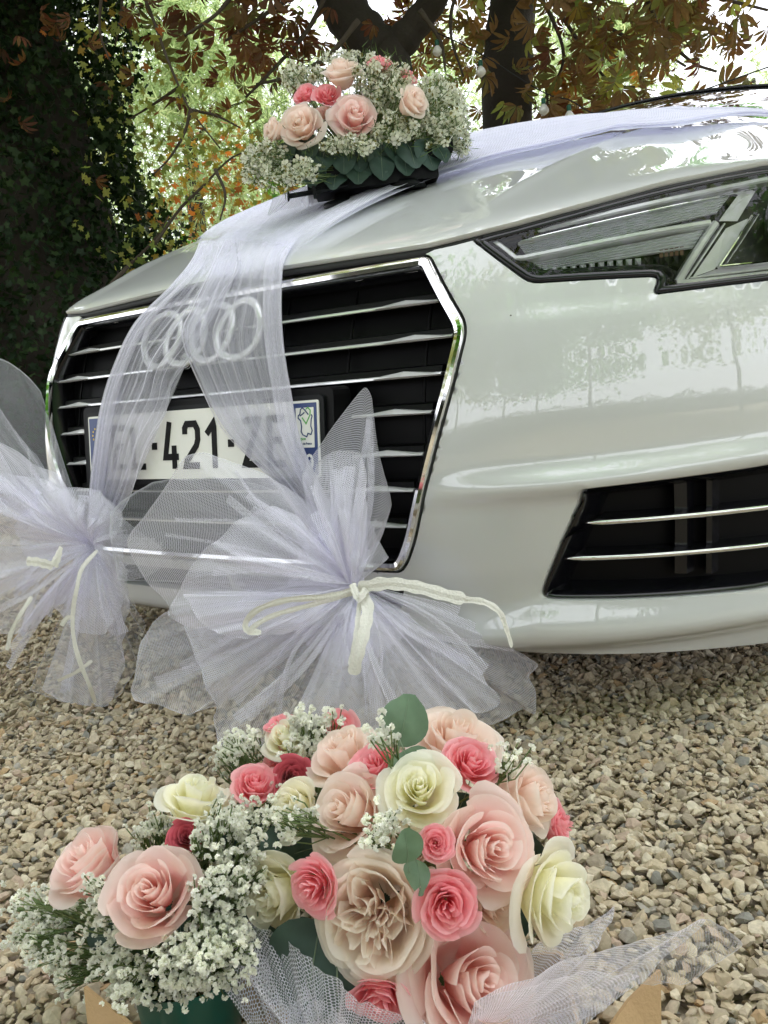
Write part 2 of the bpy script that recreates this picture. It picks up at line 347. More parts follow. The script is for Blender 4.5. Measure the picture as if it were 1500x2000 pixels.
def strip(P, prof, closed=False, side=None):
    """sweep a profile [(across, outward)] along P on the nose; outward is -y"""
    P = np.asarray(P, float); n = len(P); m = len(prof); V = []; F = []
    for i in range(n):
        a = P[(i+1) % n if closed else min(i+1, n-1)]-P[(i-1) % n if closed else max(i-1, 0)]
        a /= np.linalg.norm(a)+1e-12
        nn = nose_normal(P[i]) if side is None else side
        b = np.cross(nn, a); b /= np.linalg.norm(b)+1e-12
        for (s, h) in prof: V.append(P[i]+b*s+nn*h)
    for i in range(n if closed else n-1):
        j = (i+1) % n
        for k in range(m):
            F.append((i*m+k, j*m+k, j*m+(k+1) % m, i*m+(k+1) % m))
    if not closed: F.append(tuple(range(m))); F.append(tuple((n-1)*m+k for k in range(m))[::-1])
    return V, F
def nose_normal(p):
    e = 1e-3; X, Z = p[0], p[2]
    dx = (Ys(X+e, Z)-Ys(X-e, Z))/(2*e); dz = (Ys(X, Z+e)-Ys(X, Z-e))/(2*e)
    v = np.array([dx, -1, dz]); return v/np.linalg.norm(v)
def inside(P, poly):
    x, y = P[:, 0], P[:, 1]; r = np.zeros(len(P), bool); n = len(poly)
    for i in range(n):
        x1, y1 = poly[i]; x2, y2 = poly[(i+1) % n]
        if y1 == y2: continue
        c = ((y1 > y) != (y2 > y)) & (x < (x2-x1)*(y-y1)/(y2-y1)+x1); r ^= c
    return r
def dens(poly, step, closed=True):
    out = []; n = len(poly)
    for i in range(n if closed else n-1):
        a = np.array(poly[i], float); b = np.array(poly[(i+1) % n], float); k = max(1, int(np.linalg.norm(b-a)/step))
        for j in range(k): out.append(a+(b-a)*j/k)
    if not closed: out.append(np.array(poly[-1], float))
    return out
def fill(poly, holes, step):
    """triangulate a 2-d region with holes, interior grid points"""
    polys = [dens(poly, step)]+[dens(h, step) for h in holes]
    pts = []; edges = []
    for q in polys:
        o = len(pts); pts += [tuple(v) for v in q]; edges += [(o+i, o+(i+1) % len(q)) for i in range(len(q))]
    A = np.array(polys[0]); lo = A.min(0); hi = A.max(0)
    gx, gy = np.meshgrid(np.arange(lo[0]+step/2, hi[0], step), np.arange(lo[1]+step/2, hi[1], step))
    gx = gx+ (np.arange(gx.shape[0]) % 2)[:, None]*step*.5
    g = np.stack([gx.ravel(), gy.ravel()], 1); k = inside(g, polys[0])
    for h in polys[1:]: k &= ~inside(g, h)
    g = g[k]; B = np.array(pts)
    if len(g):
        keep = np.ones(len(g), bool)
        for b in B: keep &= ((g-b)**2).sum(1) > (step*.45)**2
        g = g[keep]
    allp = pts+[tuple(v) for v in g]
    r = geometry.delaunay_2d_cdt([Vector(v) for v in allp], edges, [], 0, 1e-7)
    V = np.array([tuple(v) for v in r[0]]); T = [tuple(f) for f in r[2]]
    c = np.array([V[list(f)].mean(0) for f in T]); k = inside(c, polys[0])
    for h in polys[1:]: k &= ~inside(c, h)
    return V, [f for f, q in zip(T, k) if q]
def mirr(V, F): return [(-v[0], v[1], v[2]) for v in V], [tuple(f)[::-1] for f in F]
CAR = empty('car', (0, 0, 0), 'white car with chrome-barred grille parked on the gravel, dressed with white tulle', 'car')
def both(name, V, F, mat, parent=None, smooth=True, label=None, parent2=None):
    a = make(name, V, F, mat, parent or CAR, smooth); v, f = mirr(V, F); b = make(name, v, f, mat, parent2 or parent or CAR, smooth)
    return a, b

# ------------------------------------------------------------------ ground
def grid_plane(name, x0, x1, y0, y1, z, mat, n=2):
    V = [(x, y, z) for y in np.linspace(y0, y1, n) for x in np.linspace(x0, x1, n)]
    F = [(j*n+i, j*n+i+1, (j+1)*n+i+1, (j+1)*n+i) for j in range(n-1) for i in range(n-1)]
    return make(name, V, F, mat)
setp(grid_plane('ground', -80, 80, -80, 80, -.004, M['ground']), kind='structure')

def gravel():
    import bmesh
    def variants(npts, count):
        out = []
        for _ in range(count):
            bm = bmesh.new(); sc = RNG.uniform(.65, 1.2, 3); sc[2] *= .72
            for _i in range(npts):
                v = RNG.normal(size=3); v /= np.linalg.norm(v); v = v*sc*RNG.uniform(.9, 1.06); bm.verts.new(v)
            bmesh.ops.convex_hull(bm, input=bm.verts[:], use_existing_faces=False)
            bmesh.ops.delete(bm, geom=[v for v in bm.verts if not v.link_faces], context='VERTS')
            bmesh.ops.triangulate(bm, faces=bm.faces[:]); bm.verts.index_update()
            out.append((np.array([v.co[:] for v in bm.verts]), np.array([[q.index for q in f.verts] for f in bm.faces]))); bm.free()
        return out
    near = variants(17, 28); far = variants(9, 16)
    # the patch seen by the lens plus a margin
    fwd = _fh[:2]; rgt = _r[:2]
    def patch(d0, d1, sp, varis, rmin, rmax, zmax):
        a = np.arange(d0, d1, sp); b = np.arange(-d1*.72-.2, d1*.62+.2, sp)
        A, B = np.meshgrid(a, b); A = A.ravel()+RNG.uniform(-.55, .55, A.size)*sp; B = B.ravel()+RNG.uniform(-.55, .55, B.size)*sp
        k = (B < .56*A+.22) & (B > -.64*A-.22) & (A > d0) & (A < d1); A = A[k]; B = B[k]
        P = O[:2]+A[:, None]*fwd+B[:, None]*rgt
        n = len(P); vid = RNG.integers(0, len(varis), n); VV = []; TT = []; off = 0
        size = rmin+(rmax-rmin)*RNG.random(n)**1.8; zz = RNG.random(n)*zmax; ang = RNG.random(n)*6.283; til = RNG.normal(0, .35, (n, 2))
        for v in range(len(varis)):
            ids = np.where(vid == v)[0]; 
            if not len(ids): continue
            V0, T0 = varis[v]; m = len(V0)
            c, s = np.cos(ang[ids]), np.sin(ang[ids]); L = V0[None]*size[ids][:, None, None]
            x = L[..., 0]; y = L[..., 1]; z = L[..., 2]
            z2 = z+x*til[ids, 0][:, None]+y*til[ids, 1][:, None]
            X = x*c[:, None]-y*s[:, None]+P[ids, 0][:, None]; Y = x*s[:, None]+y*c[:, None]+P[ids, 1][:, None]
            Z = z2+zz[ids][:, None]+size[ids][:, None]*.25
            VV.append(np.stack([X, Y, Z], -1).reshape(-1, 3)); TT.append((T0[None]+(off+np.arange(len(ids))*m)[:, None, None]).reshape(-1, 3)); off += m*len(ids)
        return np.vstack(VV), np.vstack(TT)
    a = patch(.38, 1.35, .0086, near, .0042, .0100, .008); b = patch(1.33, 3.4, .0122, far, .0058, .0115, .008); c = patch(3.38, 6.5, .03, far, .012, .02, .004)
    d = patch(.38, 1.7, .0105, far, .0020, .0046, .006); parts = [a, b, c, d]; o_ = 0; Ts = []
    for v_, t_ in parts: Ts.append(t_+o_); o_ += len(v_)
    V = np.vstack([p_[0] for p_ in parts]); T = np.vstack(Ts)
    o = bpy.data.objects.new('gravel', np_mesh('gravel', V, T, M['stone'])); COL.objects.link(o)
    setp(o, 'loose beige and grey gravel covering the drive', 'gravel', kind='stuff')
gravel()

# ------------------------------------------------------------------ the car: nose
def ss(a, b, x):
    t = np.clip((np.asarray(x, float)-a)/(b-a), 0, 1); return t*t*(3-2*t)
def skin(X, Z, off=0.0):                                   # bumper skin with its shoulder, recess and lip
    X = np.asarray(X, float); Z = np.asarray(Z, float); a = np.abs(X)
    zc = np.interp(a, [.36, .408, .457, .609, .803, .9], [.357, .358, .363, .367, .378, .384]); w_ = ss(.36, .62, a); u = Z-zc
    f = .020*w_*(1-ss(.004, .036, u))*ss(-.022, .002, u) - .006*w_*(1-ss(-.022, .002, u))*ss(.19, .24, Z)
    zl = np.interp(a, [0, .45, .53, .8], [.185, .192, .212, .196]); w2 = .35+.65*ss(.3, .52, a)
    f = f + .030*w2*(1-ss(-.055, .004, Z-zl)) - .045*(1-ss(.112, .150, Z))
    z1 = np.interp(a, [.44, .8], [.50, .53]); f = f+.005*ss(.42, .6, a)*(1-ss(-.03, .02, Z-z1))*ss(.40, .47, Z)
    z2 = np.interp(a, [.46, .8], [.592, .600]); f = f+.004*ss(.45, .6, a)*(1-ss(-.012, .012, Z-z2))*ss(.48, .56, Z)
    return Ys(X, Z)-f+off
def xz(*pts): 
    out = []
    for p in pts:
        q = W(*p); out.append((q[0], q[2]))
    return out
def fillet(poly, r, k=5):
    out = []; n = len(poly)
    for i in range(n):
        p = np.array(poly[i], float); a = np.array(poly[i-1], float); b = np.array(poly[(i+1) % n], float)
        ri = min(r if np.isscalar(r) else r[i], .45*np.linalg.norm(a-p), .45*np.linalg.norm(b-p))
        A = p+(a-p)/np.linalg.norm(a-p)*ri; B = p+(b-p)/np.linalg.norm(b-p)*ri
        for t in np.linspace(0, 1, k): out.append(tuple((1-t)**2*A+2*t*(1-t)*p+t*t*B))
    return out
def area(poly): return .5*sum(poly[i-1][0]*poly[i][1]-poly[i][0]*poly[i-1][1] for i in range(len(poly)))
def inset(poly, d):
    P = np.array(poly, float); s = 1 if area(poly) > 0 else -1; n = len(P); out = []
    for i in range(n):
        e1 = P[i]-P[i-1]; e2 = P[(i+1) % n]-P[i]; n1 = np.array([-e1[1], e1[0]])/(np.linalg.norm(e1)+1e-12)*s; n2 = np.array([-e2[1], e2[0]])/(np.linalg.norm(e2)+1e-12)*s
        m_ = n1+n2; m_ /= np.linalg.norm(m_)+1e-12; c = max(.35, float(m_@n1)); out.append(tuple(P[i]+m_*d/c))
    return out
def ring_loft(poly, prof, surf=Ys, closed=True):           # prof = [(inset, off)]; off behind the skin
    V = []; F = []; n = len(poly)
    for d, off in prof:
        q = inset(poly, d) if d else poly
        V += [(x, float(surf(x, z))+off, z) for x, z in q]
    for k in range(len(prof)-1):
        for i in range(n if closed else n-1):
            j = (i+1) % n; F.append((k*n+i, k*n+j, (k+1)*n+j, (k+1)*n+i))
    return V, F
def cap(poly, off, surf=Ys, step=.02, holes=[]):
    V, T = fill(poly, holes, step); return [(x, float(surf(x, z))+off, z) for x, z in V], T
def weld(name, V, F, mat, parent, smooth=True, angle=None):
    import bmesh
    o = make(name, V, F, mat, parent, smooth); bm = bmesh.new(); bm.from_mesh(o.data)
    bmesh.ops.remove_doubles(bm, verts=bm.verts, dist=2e-4); bmesh.ops.recalc_face_normals(bm, faces=bm.faces); bm.to_mesh(o.data); bm.free()
    if smooth and angle: o.data.set_sharp_from_angle(angle=math.radians(angle))
    return o

g_half = xz((834, 498), (911, 640), (884, 760), (852, 872), (828, 972), (810, 1056), (796, 1096), (780, 1116), (724, 1116))
g_half[0] = (.393, .692); g_half[1] = (.466, .586)
g_half = g_half[:7]+[(.345, .249)]
GR = g_half+[(-x, z) for x, z in g_half[::-1]]             # grille outline
rr_ = [.012, .02, .3, .3, .3, .3, .05, .035]; GR = fillet(GR, rr_+rr_[::-1], 5)
GR = [tuple(v) for v in dens(GR, .03)]
LH = xz((924, 468), (1000, 449), (1120, 416), (1300, 367), (1500, 327))
LH_low = xz((1500, 546), (1276, 574), (1290, 538), (1036, 552))
LAMP = LH+[(.845, .785), (.87, .70), (.86, .625)]+LH_low
FOG = xz((1140, 953), (1500, 908))+[(.85, .376), (.848, .197)]+xz((1500, 1148), (1048, 1170))
FOGR = fillet(FOG, [.006, .3, .02, .02, .3, .02], 5)
LAMPR = fillet(LAMP, [.004, .2, .2, .2, .2, .02, .02, .02, .3, .006, .012, .012], 4)
low = xz((790, 1142), (786, 1192)); LOWR = fillet([(0, .228), low[0], low[1], (0, .186)], [0, .01, .012, 0], 4)

def bumper():
    gh = [p for p in GR if p[0] >= 0]; gh.sort(key=lambda p: 0)
    # right half of the grille outline ordered from top corner down to the centre line
    i0 = int(np.argmax([p[1] for p in gh])); 
    ghs = gh; 
    if ghs[0][1] < ghs[-1][1]: ghs = ghs[::-1]
    ghs = [(x, z) for x, z in ghs if not (z > .688 and x < .38)]
    gout = inset(GR, -.003)
    go = [(x, z) for x, z in gout if x > 0 and not (z > .69 and x < .385)]
    if go[0][1] < go[-1][1]: go = go[::-1]
    lampo = [tuple(v) for v in inset(LAMPR, -.002)]
    # lower edge of the lamp, from outboard to its tip
    tip = min(range(len(lampo)), key=lambda i: lampo[i][0])
    lo = [p for i, p in enumerate(lampo)]
    # cut the lamp outline between the outboard corner and the tip on its underside
    ob = max(range(len(lampo)), key=lambda i: lampo[i][0]-.6*lampo[i][1])
    seq = lo[ob:]+lo[:tip+1] if ob > tip else lo[ob:tip+1]
    poly = [(0, .118), (.3, .120), (.5, .117), (.7, .098), (.80, .086), (.9, .10), (.9, .62)]+seq+[(.43, .700), (.40, .6985)]+go+[(0, go[-1][1])]
    hole = inset(FOGR, -.001); lowhole = [(max(x, 0.0), z) for x, z in LOWR]
    # the lower opening touches the centre line, so it is cut a little short there and bridged by its own black insert
    lowhole = fillet([(.004, .228), low[0], low[1], (.004, .186)], [0, .01, .012, 0], 4)
    V2, T = fill(poly, [hole, lowhole], .0078)
    V = [(x, float(skin(x, z)), z) for x, z in V2]
    parts = [(V, T), mirr(V, T)]
    for h, surf in ((hole, skin), (lowhole, skin)):
        r = ring_loft([tuple(v) for v in dens(h, .012)], [(0, 0), (.0015, .004), (.003, .02)], surf); parts += [r, mirr(*r)]
    r = ring_loft([tuple(v) for v in dens(go, .02, False)], [(0, 0), (0, .015)], Ys, closed=False); parts += [r, mirr(*r)]
    r = ring_loft([tuple(v) for v in dens(seq, .012, False)], [(0, 0), (0, .02)], skin, closed=False); parts += [r, mirr(*r)]
    # underside turning back below the lip
    xs = np.linspace(-.9, .9, 120); zb = np.interp(abs(xs), [0, .3, .5, .7, .8, .9], [.118, .120, .117, .098, .086, .10])
    Vu = []; 
    for d, h in ((0, 0), (.02, -.004), (.06, -.004), (.3, .03)): Vu += [(x, float(skin(x, z))+d, z+h) for x, z in zip(xs, zb)]
    n = len(xs); Fu = [(k*n+i, k*n+i+1, (k+1)*n+i+1, (k+1)*n+i) for k in range(3) for i in range(n-1)]
    parts.append((Vu, Fu))
    V, F = joinvf(parts); return weld('bumper', V, F, M['paint'], CAR, True, 50)
bumper()

# black shell behind every opening
def backing():
    poly = [(-.86, .13), (.86, .13), (.88, .70), (.80, .735), (.6, .695), (.4, .675), (-.4, .675), (-.6, .695), (-.80, .735), (-.88, .70)]
    V, T = cap(poly, .075, Ys, .06); make('inner_shell', V, T, M['dark'], CAR)
backing()
V, F = ring_loft(GR, [(0, .012), (0, -.001), (.002, -.006), (.0065, -.0075), (.0125, -.004), (.0145, .006), (.016, .03)])
o = weld('grille_frame', V, F, M['chrome'], CAR, True, 35); setp(o, 'polished chrome frame round the grille')
V, F = ring_loft(inset(GR, .0155), [(0, .004), (.006, .012), (.010, .05)]); make('grille_surround', V, F, M['black'], CAR)
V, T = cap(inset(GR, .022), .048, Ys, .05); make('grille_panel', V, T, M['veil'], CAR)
# fine vertical ribs behind the bars
pr = []
for x in np.arange(-.39, .392, .13):
    P = [(x, float(Ys(x, z))+.036, z) for z in np.linspace(.275, .66, 8) if abs(x) < np.interp(z, [.25, .4, .58, .69], [.32, .40, .44, .38])]
    if len(P) > 2: pr.append(tube(P, .0022, 4))
o = make('grille_ribs', *joinvf(pr), M['veil'], CAR); o['kind'] = 'stuff'

SLZ = [(820, 527), (863, 592), (884, 658), (862, 735), (844, 812), (827, 891), (809, 964), (796, 1036)]
def slat(k):
    tip = W(*SLZ[k], .014); X = float(tip[0]); z = float(tip[2]); z = [.671, .6245, .574, .5245, .4735, .4165, .366, .313][k] if k < 8 else z
    segs = [(-X, X)]
    if k in (4, 5): segs = [(-X, -.285), (.285, X)]
    parts = []; blk = []
    for a, b in segs:
        n = 30 if b-a > .4 else 12; xs = np.linspace(a, b, n)
        prof = [(.016, 0), (.0125, .0008), (.0122, .0036), (.016, .005), (.022, .005), (.022, 0)]
        V = [(x, float(Ys(x, z+h))+d, z+h) for x in xs for d, h in prof]; m_ = len(prof)
        F = [(i*m_+j, (i+1)*m_+j, (i+1)*m_+(j+1) % m_, i*m_+(j+1) % m_) for i in range(n-1) for j in range(m_)]+[tuple(range(m_)), tuple((n-1)*m_+j for j in range(m_))[::-1]]
        parts.append((V, F))
        pb = [(.0215, -.001), (.0215, .004), (.0235, .0135), (.040, .016), (.046, .002)]
        V = [(x, float(Ys(x, z+h))+d, z+h) for x in np.linspace(a+.004, b-.004, n) for d, h in pb]; m_ = len(pb)
        F = [(i*m_+j, (i+1)*m_+j, (i+1)*m_+(j+1) % m_, i*m_+(j+1) % m_) for i in range(n-1) for j in range(m_)]+[tuple(range(m_)), tuple((n-1)*m_+j for j in range(m_))[::-1]]
        blk.append((V, F))
    for s in (1, -1):                                       # faceted chrome arrow at each end
        st = [(.0, .0036, .0036), (.060, .0095, .0060), (.104, .0045, .004)]
        V = []; 
        for dx, h, rid in st:
            x = s*(X-dx)
            for d, hh in ((.0128, .0002), (.0085, rid*.45), (.017, h), (.023, h), (.023, 0)): V.append((x, float(Ys(x, z+hh))+d, z+hh))
        F = []
        for i in range(2):
            for j in range(5):
                q = (i*5+j, (i+1)*5+j, (i+1)*5+(j+1) % 5, i*5+(j+1) % 5); F.append(q)
        F += [(0, 1, 2, 3, 4), (14, 13, 12, 11, 10)]
        parts.append((V, F))
    if len(segs) == 1: groups = [(parts, blk)]
    else: groups = [([parts[0], parts[3]], [blk[0]]), ([parts[1], parts[2]], [blk[1]])]
    for pa, bl in groups:
        V, F = joinvf(pa); o = weld('grille_bar', V, F, M['bright'], CAR, False)
        make('bar_blade', *joinvf(bl), M['veil'], o, False)
for k in range(8): slat(k)

# interlocked rings on the grille
RC = W(388, 650)[[0, 2]]
for i in range(4):
    cx_ = -.016+(i-1.5)*.0600; cz_ = .6235; V = []; F = []; R_ = .0445; n = 56; m_ = 10
    for a in range(n):
        th = 2*math.pi*a/n
        for b in range(m_):
            ph = 2*math.pi*b/m_; rr = R_+.0062*math.cos(ph); x = cx_+rr*math.cos(th); z = cz_+rr*math.sin(th)
            V.append((x, float(Ys(x, z))-.011-.0050*math.sin(ph)-.0030*math.sin(2*th)*(1 if i % 2 else -1), z))
    F = [(a*m_+b, a*m_+(b+1) % m_, ((a+1) % n)*m_+(b+1) % m_, ((a+1) % n)*m_+b) for a in range(n) for b in range(m_)]
    make('emblem_ring', V, F, M['bright'], CAR)
pr = []
for x in (-.07, 0, .07): make('emblem_bracket', *tube([(x, float(Ys(x, .6235))+.048, .6235), (x, float(Ys(x, .6235))-.004, .6235)], .004, 6), M['black'], CAR)
# round sensor eye under the rings
e = W(366, 706); V, F = tube([e+np.array([0, .04, 0]), e+np.array([0, -.004, 0]), e+np.array([0, -.008, 0])], [.0135, .0135, .010], 20); o = make('sensor_eye', V, F, M['chrome'], CAR)
V, F = tube([e+np.array([0, -.0075, 0]), e+np.array([0, -.010, 0])], [.0085, .007], 16); make('eye_lens', V, F, M['screen'], o)

# ------------------------------------------------------------------ number plate
PZ, PH, PW_ = .450, .110, .520
def pl(s, h, off=0): return (s, float(.0924*(h))-.020-off, PZ+h)
def slab(x0, x1, z0, z1, off0, off1, r=.004):
    q = fillet([(x0, z0), (x1, z0), (x1, z1), (x0, z1)], r, 4); n = len(q)
    V = [pl(x, z, off0) for x, z in q]+[pl(x, z, off1) for x, z in q]
    F = [(i, (i+1) % n, n+(i+1) % n, n+i) for i in range(n)]+[tuple(range(n))[::-1], tuple(n+i for i in range(n))]
    return V, F
q = slab(-.282, .282, -.074, .072, -.045, -.004, .012); make('plate_holder', *q, M['veil'], CAR, False)
q = slab(-.268, .268, -.064, .062, -.004, .001, .01); make('plate_rim', *q, M['foam'], CAR, False)
PL = make('number_plate', *slab(-.26, .26, -.055, .055, .001, .003, .004), M['plate'], CAR, False)
make('region_band', *slab(.2135, .2565, -.0515, .0515, .0031, .0036, .001), M['blue'], PL, False)
make('country_band', *slab(-.2565, -.2135, -.0515, .0515, .0031, .0036, .001), M['blue'], PL, False)
make('region_sticker', *slab(.2185, .2515, -.0120, .0450, .0037, .0041, .001), M['plate'], PL, False)
def stroke(pts, w_, off=.0042, off0=.003):
    """flat bold stroke with mitred corners"""
    P = np.array(pts, float); n = len(P); L = []; R = []
    for i in range(n):
        a = P[i]-P[i-1] if i else P[1]-P[0]; b = P[i+1]-P[i] if i < n-1 else P[-1]-P[-2]
        a = a/np.linalg.norm(a); b = b/np.linalg.norm(b); na = np.array([-a[1], a[0]]); nb = np.array([-b[1], b[0]]); m_ = na+nb; m_ /= np.linalg.norm(m_)
        c = max(.5, m_@na); L.append(P[i]+m_*w_/2/c); R.append(P[i]-m_*w_/2/c)
    V = []; 
    for a, b in zip(L, R): V += [pl(*a, off0), pl(*a, off), pl(*b, off), pl(*b, off0)]
    F = []
    for i in range(n-1):
        for k in range(4): F.append((i*4+k, i*4+(k+1) % 4, (i+1)*4+(k+1) % 4, (i+1)*4+k))
    F += [(0, 3, 2, 1), tuple((n-1)*4+k for k in range(4))]
    return V, F
GL = {'E': [[(1, 1), (0, 1), (0, 0), (1, 0)], [(0, .52), (.8, .52)]], 'L': [[(0, 1), (0, 0), (1, 0)]],
      '4': [[(.42, 1.08), (.02, .22), (1.05, .22)], [(.72, .5), (.72, -.07)]],
      '2': [[(.0, .76), (.0, .9), (.16, 1), (.78, 1), (.97, .86), (.97, .62), (.85, .48), (.1, .12), (.0, 0), (1.03, 0)]],
      '1': [[(.12, .74), (.62, .98), (.66, .9), (.66, -.07)]], 'Z': [[(0, 1), (1, 1), (0, 0), (1, 0)]], '-': [[(.3, .5), (.7, .5)]]}
def glyph(ch, xc, w_=.030, h_=.066, z0=-.034, sw=.0105):
    p = [stroke([(xc+(x-.5)*w_, z0+y*h_) for x, y in s], .0115 if ch == '-' else sw) for s in GL[ch]]
    make('character', *joinvf(p), M['ink'], PL, False)
xs = dict(E=-.170, L=-.122)
for ch, x in (('E', -.176), ('L', -.127), ('-', -.0885), ('4', -.048), ('2', .0), ('1', .046), ('-', .0865), ('Z', .130), ('E', .181)): glyph(ch, x)
make('character', *stroke([(.199, -.033), (.199, -.034)], .0001), M['ink'], PL, False) if 0 else None
# sticker drawing: outline of a region with a heart, two lines of words, department number
def st(pts, mat, name, w_=.0016): make(name, *stroke([(.235+(x-.5)*.024, .0125+y*.030) for x, y in pts], w_, .0047, .0041), mat, PL, False)
st([(.15, .78), (.02, .72), (.0, .60), (.18, .48), (.25, .2), (.2, -.05), (.32, -.2), (.62, -.3), (.72, -.14), (.95, -.2), (1.05, -.02), (.96, .2), (1.0, .5), (1.08, .66), (1.02, .74)], M['navy'], 'map_outline')
st([(.15, .78), (.2, 1.0), (.36, 1.08), (.52, .98), (.8, .74)], M['navy'], 'map_outline')
st([(.15, .70), (.35, .78), (.5, .86)], M['navy'], 'map_outline')
st([(.6, 1.0), (.78, 1.08), (.95, .95), (.92, .72), (.6, .32), (.3, .62)], M['green'], 'heart_outline')
def words(txt, x, z, size, mat, name, parent, sx=1.0, depth=.0002):
    cu = bpy.data.curves.new(name, 'FONT'); cu.body = txt; cu.size = size; cu.extrude = depth; cu.align_x = 'LEFT'; cu.resolution_u = 3
    cu.offset = size*.012
    o = bpy.data.objects.new(name, cu); COL.objects.link(o); bpy.context.view_layer.update()
    me = bpy.data.meshes.new_from_object(o); bpy.data.objects.remove(o)
    V = [pl(x+v.co.x*sx, z+v.co.y, .0043+v.co.z) for v in me.vertices]; F = [tuple(p.vertices) for p in me.polygons]
    return make(name, V, F, mat, parent, False)
words('région', .2200, -.0010, .0062, M['green'], 'sticker_words', PL)
words('Hauts-de-France', .2198, -.0078, .0050, M['navy'], 'sticker_words', PL, .8)
words('60', .2170, -.0440, .0330, M['plate'], 'department_number', PL, .98)
words('F', -.2410, -.0440, .024, M['plate'], 'country_letter', PL)
pr = []
for k in range(12):
    a = k*math.pi/6; pr.append(slab(-.235+.013*math.cos(a)-.0015, -.235+.013*math.cos(a)+.0015, .022+.013*math.sin(a)-.0015, .022+.013*math.sin(a)+.0015, .0036, .0040, .0006))
make('star_ring', *joinvf(pr), pbr('star_yellow', (.7, .5, .03), .4), PL, False)

# lower opening, black insert with tow-eye cover
lr = LOWR+[(-x, z) for x, z in LOWR[::-1]]
lw = fillet([(-low[0][0], .228), (low[0][0], .228), (low[1][0], .186), (-low[1][0], .186)], .01, 4)
V, T = cap(lw, .02, skin, .05); make('lower_grille', V, T, M['dark'], CAR)
parts = [strip([(x, float(skin(x, z))+.012, z) for x in np.linspace(-.32, .32, 24)], [(-.0015, 0), (-.0015, .004), (.0015, .004), (.0015, 0)]) for z in (.200, .214)]
make('lower_grille_bar', *joinvf(parts), M['black'], CAR)

# ------------------------------------------------------------------ fog-lamp intakes
def intake():
    f = [tuple(v) for v in dens(FOGR, .014)]
    fi = inset(f, .003)
    w_ = ring_loft(fi, [(0, .001), (.003, .003), (.006, .012), (.014, .050)], skin)
    a, b = both('side_intake', *w_, M['black'])
    V, T = cap(inset(fi, .012), .050, skin, .04)
    both('intake_floor', V, T, M['veil'], None)
    for (p0, p1, tipx) in (((1136, 1025), (1500, 993), .0), ((1096, 1095), (1500, 1067), .0)):
        A = W(*p0); B = W(*p1); n = 26; V = []; F = []; m_ = 8
        xs = np.linspace(A[0], .842, n)
        for i, x in enumerate(xs):
            z = A[2]+(B[2]-A[2])*(x-A[0])/(B[0]-A[0]); r = .0042*min(1, .25+i*.45)
            for k in range(m_):
                ph = 2*math.pi*k/m_; zz = z+r*math.sin(ph); V.append((x, float(skin(x, zz))+.008-r*1.3*math.cos(ph), zz))
        F = [(i*m_+k, (i+1)*m_+k, (i+1)*m_+(k+1) % m_, i*m_+(k+1) % m_) for i in range(n-1) for k in range(m_)]+[tuple(range(m_)), tuple((n-1)*m_+k for k in range(m_))[::-1]]
        both('intake_bar', V, F, M['chrome'])
        V = [(x, float(skin(x, z_))+d, z_) for x in xs[1:] for z_, d in ((A[2]+(B[2]-A[2])*(x-A[0])/(B[0]-A[0])+.004, .012), (A[2]+(B[2]-A[2])*(x-A[0])/(B[0]-A[0])+.008, .05), (A[2]+(B[2]-A[2])*(x-A[0])/(B[0]-A[0])-.003, .05), (A[2]+(B[2]-A[2])*(x-A[0])/(B[0]-A[0])-.003, .012))]
        n = len(xs)-1; F = [(i*4+k, (i+1)*4+k, (i+1)*4+(k+1) % 4, i*4+(k+1) % 4) for i in range(n-1) for k in range(4)]
        both('intake_blade', V, F, M['black'], None, False)
    # slanted uprights inside the intake
    for (px0, px1) in ((1305, 1330), (1368, 1380)):
        pts = []
        for py in (945, 1035, 1130):
            a_ = W(px0, py); b_ = W(px1, py); pts.append((a_, b_))
        V = []; 
        for a_, b_ in pts:
            V += [(a_[0], float(skin(a_[0], a_[2]))+.028, a_[2]), (b_[0], float(skin(b_[0], b_[2]))+.026, b_[2]), (b_[0]+.004, float(skin(b_[0], b_[2]))+.05, b_[2]), (a_[0], float(skin(a_[0], a_[2]))+.05, a_[2])]
        F = [(i*4+k, i*4+(k+1) % 4, (i+1)*4+(k+1) % 4, (i+1)*4+k) for i in range(2) for k in range(4)]
        both('intake_upright', V, F, M['black'], None, False)
    # facets on the sloping inner wall
    parts = []
    for (t0, b0, c0) in (((1150, 965), (1118, 1012), (1180, 962)), ((1128, 1035), (1092, 1062), (1150, 1030)), ((1100, 1150), (1055, 1163), (1105, 1143))):
        P = [W(*t0, .006), W(*b0, .004), W(*b0, .012), W(*c0, .03)]; parts.append((P, [(0, 1, 2, 3)]))
    both('intake_fin', *joinvf(parts), M['black'], None, False)
intake()

